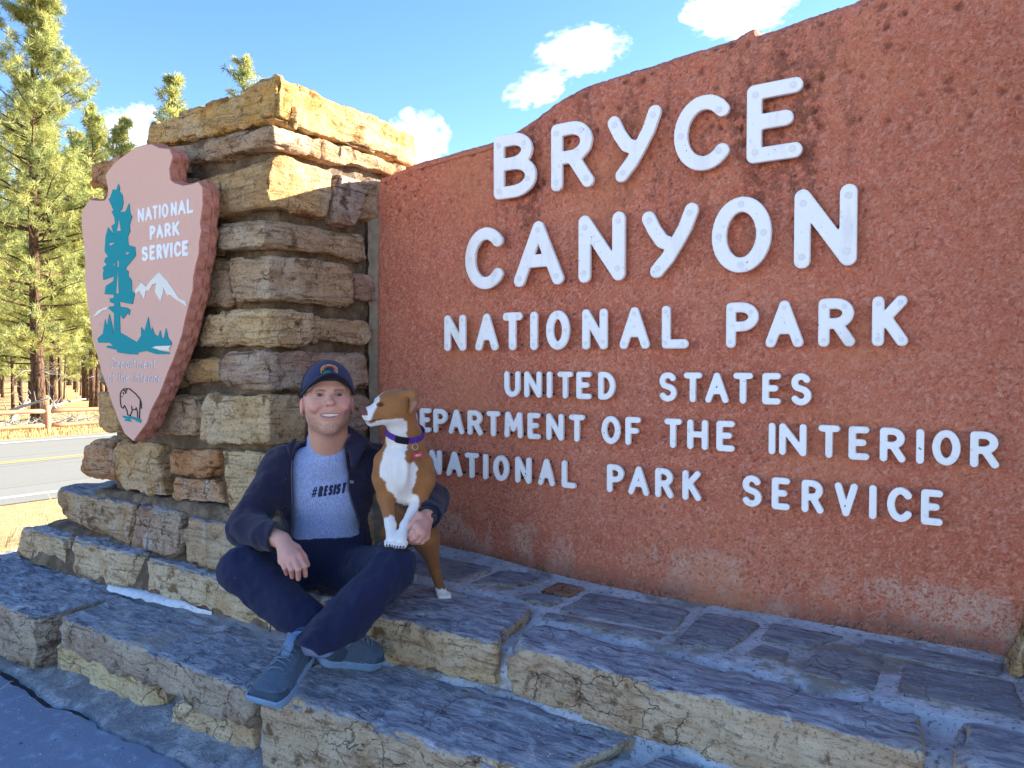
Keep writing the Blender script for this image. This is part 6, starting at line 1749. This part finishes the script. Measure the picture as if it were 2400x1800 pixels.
PA = pine_meshes('pine_a', 13.55, .215, .13, 3.2, 3, 2.9, .25, 0, 34, .0078)
PB = pine_meshes('pine_b', 13.0, .13, .22, 1.9, 8, 1.3, .30, .2, 11, .014)
PE = pine_meshes('pine_e', 13.0, .12, .5, 1.9, 31, .55, .22, .1, 11, .013)
PC = pine_meshes('pine_c', 11.0, .10, .18, 1.7, 15, 1.2, .30, -.2, 11, .014)
PD = pine_meshes('pine_d', 15.0, .16, .26, 2.2, 22, 1.2, .32, .1, 11, .015)
put_pine(PA, -25.39, 11.74, 1.0, .6, 'big sunlit pine directly behind the fence post, its top near the upper left corner', None)
# single crowns showing over the plaque and the pier
put_pine(PB, -29.9, 19.1, 1.08, 1.0, 'pine whose pointed top stands over the left end of the capstone', 'pine tops over the pier')
put_pine(PC, -28.45, 16.45, 1.02, 2.2, 'short bushy pine showing just left of the arrowhead plaque', 'pine tops over the pier')
put_pine(PE, -25.4, 19.7, 1.08, 4.0, 'pine with a sparse open top peeping over the middle of the capstone', 'pine tops over the pier')
rd = random.Random(12)
FT = [  # x along the strip seen beside the plaque: distance, pixel-free world offsets
 (-31.5, 15.2, PB, .98), (-32.5, 17.2, PD, .82), (-34.0, 18.6, PB, .90), (-30.5, 16.3, PC, .85), (-36.5, 16.9, PD, .95), (-38.0, 19.8, PB, 1.0), (-40.5, 21.7, PD, 1.0), (-39.5, 18.2, PC, 1.0),
 (-43.5, 20.2, PD, .95), (-45.0, 24.4, PB, 1.05), (-47.5, 22.5, PD, 1.0), (-34.5, 14.2, PC, .9), (-44.0, 17.8, PB, 1.0), (-50.5, 27.8, PD, 1.0), (-53.0, 24.5, PB, 1.1), (-56.0, 28.5, PD, 1.0), (-57.0, 26.0, PC, 1.2), (-60.0, 31.5, PD, 1.05), (-63.0, 29.5, PB, 1.1), (-48.5, 19.8, PD, 1.0), (-37.2, 21.0, PC, .9), (-29.0, 12.6, PC, .62), (-41.8, 24.2, PB, .95), (-52.0, 21.8, PD, 1.0), (-66.0, 33.0, PD, 1.1), (-69.0, 30.0, PB, 1.2), (-33.0, 12.0, PD, .9), (-38.5, 13.6, PB, 1.0)]
for i, (x, y, ms, sc) in enumerate(FT):
    put_pine(ms, x, y, sc*rd.uniform(.93,1.07), rd.uniform(0, 6.28), 'slim dark-trunked forest pine standing behind the big sunlit pine', 'slim pines of the forest beyond the fence')
# low young pines between the trunks
for i in range(22):
    D_ = rd.uniform(33, 62); k_ = rd.uniform(-.70, -.53)*1.0
    x = D_*(-.5432) + D_*k_*.8396; y = D_*.8396 + D_*k_*.5432
    put_pine(rd.choice((PC, PB)), x, y, rd.uniform(.40,.72), rd.uniform(0,6.28), 'low young pine filling the gap between forest trunks beyond the fence', 'young pines between the forest trunks')
# wood far behind, one mass
tm = []
for i in range(90):
    x = rd.uniform(-150, -70); y = x*-.45 + rd.uniform(-26, 30)
    if i % 2 == 0 or True: tm.append((x, y, rd.uniform(.55,1.25), rd.uniform(0,6.28), rd.choice((PB, PC, PC, PD))))
for i in range(80):
    a_ = R(rd.choice((rd.uniform(96,141), rd.uniform(165,205)))); d_ = rd.uniform(70, 190)
    tm.append((d_*math.cos(a_), d_*math.sin(a_), rd.uniform(.7,1.25), rd.uniform(0,6.28), rd.choice((PB, PC, PD))))
Vv = []; Fv = []; fm = []; b = 0
for nm, idx in (('crown', 1), ('trunk', 0)):
    Vv = []; Fv = []; b = 0
    for x, y, sc, rz, ms in tm:
        me = ms[idx]; co = np.zeros(len(me.vertices)*3); me.vertices.foreach_get('co', co); co = co.reshape(-1,3)
        if nm == 'crown': co = co.reshape(-1,4,3)[::14]*1.0; k4 = co.mean(1, keepdims=True); co = (k4 + (co-k4)*np.array([4.2,4.2,3.2])).reshape(-1,3); fq = np.arange(len(co)).reshape(-1,4)
        else:
            # only the trunk tube
            co = co[:15*9]; fq = np.array([(i*9+j, i*9+(j+1) % 9, (i+1)*9+(j+1) % 9, (i+1)*9+j) for i in range(14) for j in range(9)])
        cs, sn = math.cos(rz), math.sin(rz); co = co*sc; co = np.stack([co[:,0]*cs-co[:,1]*sn+x, co[:,0]*sn+co[:,1]*cs+y, co[:,2]-.6], 1)
        Vv.append(co); Fv.append(fq+b); b += len(co)
    me = mesh_np('far_wood_'+nm, np.concatenate(Vv), np.concatenate(Fv), False, attrs={'age': np.repeat(np.random.default_rng(1).uniform(0,.7,(sum(map(len,Vv))+3)//4),4)[:sum(map(len,Vv))]} if nm == 'crown' else None)
    o = link('far_wood', me, M_NEED if nm == 'crown' else M_BARK); tag(o, kind='stuff')
# grey fallen logs and slash behind the fence
for i, (x, y, L, an, el) in enumerate([(-26.6,11.5,3.4,2.5,.22),(-27.6,13.0,3.8,-.4,.16),(-29.8,14.4,4.2,2.75,.20),(-26.0,9.6,3.0,.6,.25),(-30.0,13.2,3.5,2.0,.10)]):
    d = Vector((math.cos(an)*math.cos(el), math.sin(an)*math.cos(el), math.sin(el))); a = Vector((x, y, -.5)); mb = MB()
    pts = [a + d*L*t + Vector((0,0,.06*math.sin(t*5+i))) for t in np.linspace(0,1,8)]; mb.tube(pts, list(np.linspace(.085,.03,8)), 7)
    for k in range(7):
        p_ = pts[1+k % 6]; mb.tube([p_, p_ + Vector((rd.uniform(-.3,.3), rd.uniform(-.3,.3), rd.uniform(.1,.5)))], [.022,.006], 5)
    o = mb.build('fallen_log', M_DEAD, None, True)
    tag(o, ['bleached fallen log leaning left of the big pine trunk','bleached fallen log lying right of the big pine trunk','long grey dead log slanting down beside the plaque','short grey dead log at the left edge behind the fence','grey fallen log lying deeper among the slim trunks'][i], 'fallen log', 'fallen dead logs behind the fence')
mb = MB()
for i in range(260):
    y = rd.uniform(7.5, 16); x = -22.15 + y*.047 - rd.uniform(.6, 2.6); a = Vector((x, y, -.5+rd.uniform(0,.12))); d = Vector((rd.uniform(-1,1), rd.uniform(-1,1), rd.uniform(-.05,.55))).normalized()
    L = rd.uniform(.25,.9); mb.tube([a, a+d*L*.5+Vector((0,0,rd.uniform(-.04,.06))), a+d*L], [.014,.010,.004], 4, cap=False)
tag(mb.build('brush_pile', M_DEAD, None), kind='stuff')
# dry grass
rn = np.random.default_rng(4)
def grass(name, pts, h, w, m):
    n = len(pts); az = rn.uniform(0, 2*math.pi, n); ln = h*rn.uniform(.5,1.2,n); tl_ = rn.uniform(.1,.5,n)
    a2 = rn.uniform(0, 2*math.pi, n); d = np.stack([np.cos(az)*tl_, np.sin(az)*tl_, np.ones(n)],1)*ln[:,None]
    s = np.stack([np.cos(a2), np.sin(a2), 0*a2],1)*w
    Vv = np.stack([pts-s, pts+s, pts+d],1).reshape(-1,3); return link(name, mesh_np(name, Vv, np.arange(len(Vv)).reshape(-1,3), False), m)
M_GRASS = plain('dry_grass_blades', (0.55,0.41,0.17), .8, .35, 3)
def area(n, o0, o1, a0, a1, clump=.55):
    o = rn.uniform(o0, o1, n); a = rn.uniform(a0, a1, n); x = RN[0]*o + RD[0]*a; y = RN[1]*o + RD[1]*a
    P = np.stack([x, y, g_height(x, y)],1); k = fbm(P*np.array([1,1,0]), 1.1, 3, 3) + .5 > clump*rn.uniform(.6,1.4,n); return P[k]
P_ = np.concatenate([area(26000, -23.8, -20.7, 2, 22, .42), area(9000, -30, -23.8, 4, 24, .5), area(2600, -11.0, -5.6, 2.2, 12, .70)])
tag(grass('dry_grass', P_, .17, .008, M_GRASS), kind='stuff')

# ================================================================== CLOUDS
def cloud_mat(i, sd):
    m = bpy.data.materials.new('cloud_vapour'); m.use_nodes = True; t = m.node_tree; t.nodes.clear()
    N = t.nodes.new; out = N('ShaderNodeOutputMaterial'); v = N('ShaderNodeVolumePrincipled'); t.links.new(v.outputs[0], out.inputs['Volume'])
    v.inputs['Color'].default_value = (1,1,1,1); v.inputs['Anisotropy'].default_value = .25
    tc = N('ShaderNodeTexCoord'); mp = N('ShaderNodeMapping'); mp.inputs['Location'].default_value = (sd*3.1, sd*1.7, sd*.9); t.links.new(tc.outputs['Object'], mp.inputs[0])
    ns = N('ShaderNodeTexNoise'); ns.inputs['Scale'].default_value = 3.0; ns.inputs['Detail'].default_value = 7; ns.inputs['Roughness'].default_value = .62; ns.inputs['Distortion'].default_value = .4; t.links.new(mp.outputs[0], ns.inputs['Vector'])
    ln = N('ShaderNodeVectorMath'); ln.operation = 'LENGTH'; t.links.new(tc.outputs['Object'], ln.inputs[0])
    sub = N('ShaderNodeMath'); sub.operation = 'MULTIPLY_ADD'; t.links.new(ln.outputs['Value'], sub.inputs[0]); sub.inputs[1].default_value = -.34; t.links.new(ns.outputs['Fac'], sub.inputs[2])
    mr = N('ShaderNodeMapRange'); t.links.new(sub.outputs[0], mr.inputs[0]); mr.inputs[1].default_value = .240; mr.inputs[2].default_value = .44; mr.inputs[3].default_value = 0; mr.inputs[4].default_value = i
    t.links.new(mr.outputs[0], v.inputs['Density']); return m
bm = bmesh.new(); bmesh.ops.create_icosphere(bm, subdivisions=3, radius=1.0); ico = bpy.data.meshes.new('cloud'); bm.to_mesh(ico); bm.free()
CL = [((-654,2232,1039), (176,141,75), .0, .024, 'largest white cloud at the top right above the wall'),
 ((-1039,1979,917), (176,141,75), .1, .020, 'white puffy cloud in the middle of the sky'),
 ((-1146,1906,808), (112,90,52), .3, .018, 'small wispy cloud just above the wavy top of the wall'),
 ((-1434,1715,659), (102,81,95), 0, .024, 'bright cloud between the capstone and the wall'),
 ((-2155,1249,680), (95,76,75), 0, .024, 'white cloud behind the top of the arrowhead plaque'),
 ((-2113,1278,736), (50,40,32), 0, .030, 'tiny wisp of cloud left of the capstone')]
for i, (p, s, tl_, dn, lab) in enumerate(CL):
    me = ico.copy(); me.materials.clear(); me.materials.append(cloud_mat(dn, i+1))
    o = bpy.data.objects.new('cloud', me); COL.objects.link(o); o.location = p; o.scale = tuple(q*(.88 if i == 1 else 1.0) for q in s)
    o.rotation_euler = (0, -tl_, math.atan2(p[1], p[0]) - math.pi/2)
    tag(o, lab, 'cloud', 'small clouds in the blue sky')

# ================================================================== SMALL DEBRIS
rn = np.random.default_rng(9)
mb = MB()
def chip(x, y, z, r):
    a = rn.uniform(0, 6.28); V = [(x + r*math.cos(a+q*2.1)*rn.uniform(.7,1.2), y + r*math.sin(a+q*2.1)*rn.uniform(.7,1.2), z) for q in range(3)] + [(x, y, z + r*rn.uniform(.5,.9))]
    mb.add(V, [(0,1,3),(1,2,3),(2,0,3)])
for i in range(150): chip(rn.uniform(-2.0,-.85), rn.uniform(1.64,1.93), .274, rn.uniform(.0012,.0035))
for i in range(120): chip(rn.uniform(-3.3,-2.1), rn.uniform(1.62,1.95), .278, rn.uniform(.0012,.0035))
for i in range(170): chip(rn.uniform(-2.1,.3), rn.uniform(1.98,2.65), .446, rn.uniform(.0012,.0035))
for i in range(160): chip(rn.uniform(-3.6,-1.6), rn.uniform(.8,1.42), .0, rn.uniform(.0012,.0045))
tag(mb.build('grit', plain('pale_grit', (0.62,0.60,0.56), .8, .3, 100)), kind='stuff')
M_STRAW = plain('pale_straw', (0.66,0.58,0.40), .7)
st = MB(); st.tube([(-3.44,1.40,.004),(-3.40,1.375,.006),(-3.36,1.385,.012),(-3.375,1.44,.030),(-3.39,1.455,.018)], .0016, 5)
tag(st.build('dry_straw', M_STRAW, None, True), 'bent dry straw lying at the crack in the pavement, lower left', 'straw')
mb = MB()
for i in range(70):
    x, y, z = [(rn.uniform(-3.3,-2.1), rn.uniform(1.93,1.99), .286), (rn.uniform(-1.3,.2), rn.uniform(2.18,2.3), .447), (rn.uniform(-2.0,-.9), rn.uniform(1.86,1.95), .278), (rn.uniform(-3.6,-2.2), rn.uniform(1.46,1.6), .03)][i % 4]
    a = rn.uniform(0, 6.28); l = rn.uniform(.03,.07); mb.tube([(x,y,z),(x+l*.5*math.cos(a),y+l*.5*math.sin(a),z+.004),(x+l*math.cos(a+.2),y+l*math.sin(a+.2),z+.001)], .0009, 4)
tag(mb.build('pine_litter', plain('brown_needle_litter', (0.26,0.15,0.07), .8)), kind='stuff')
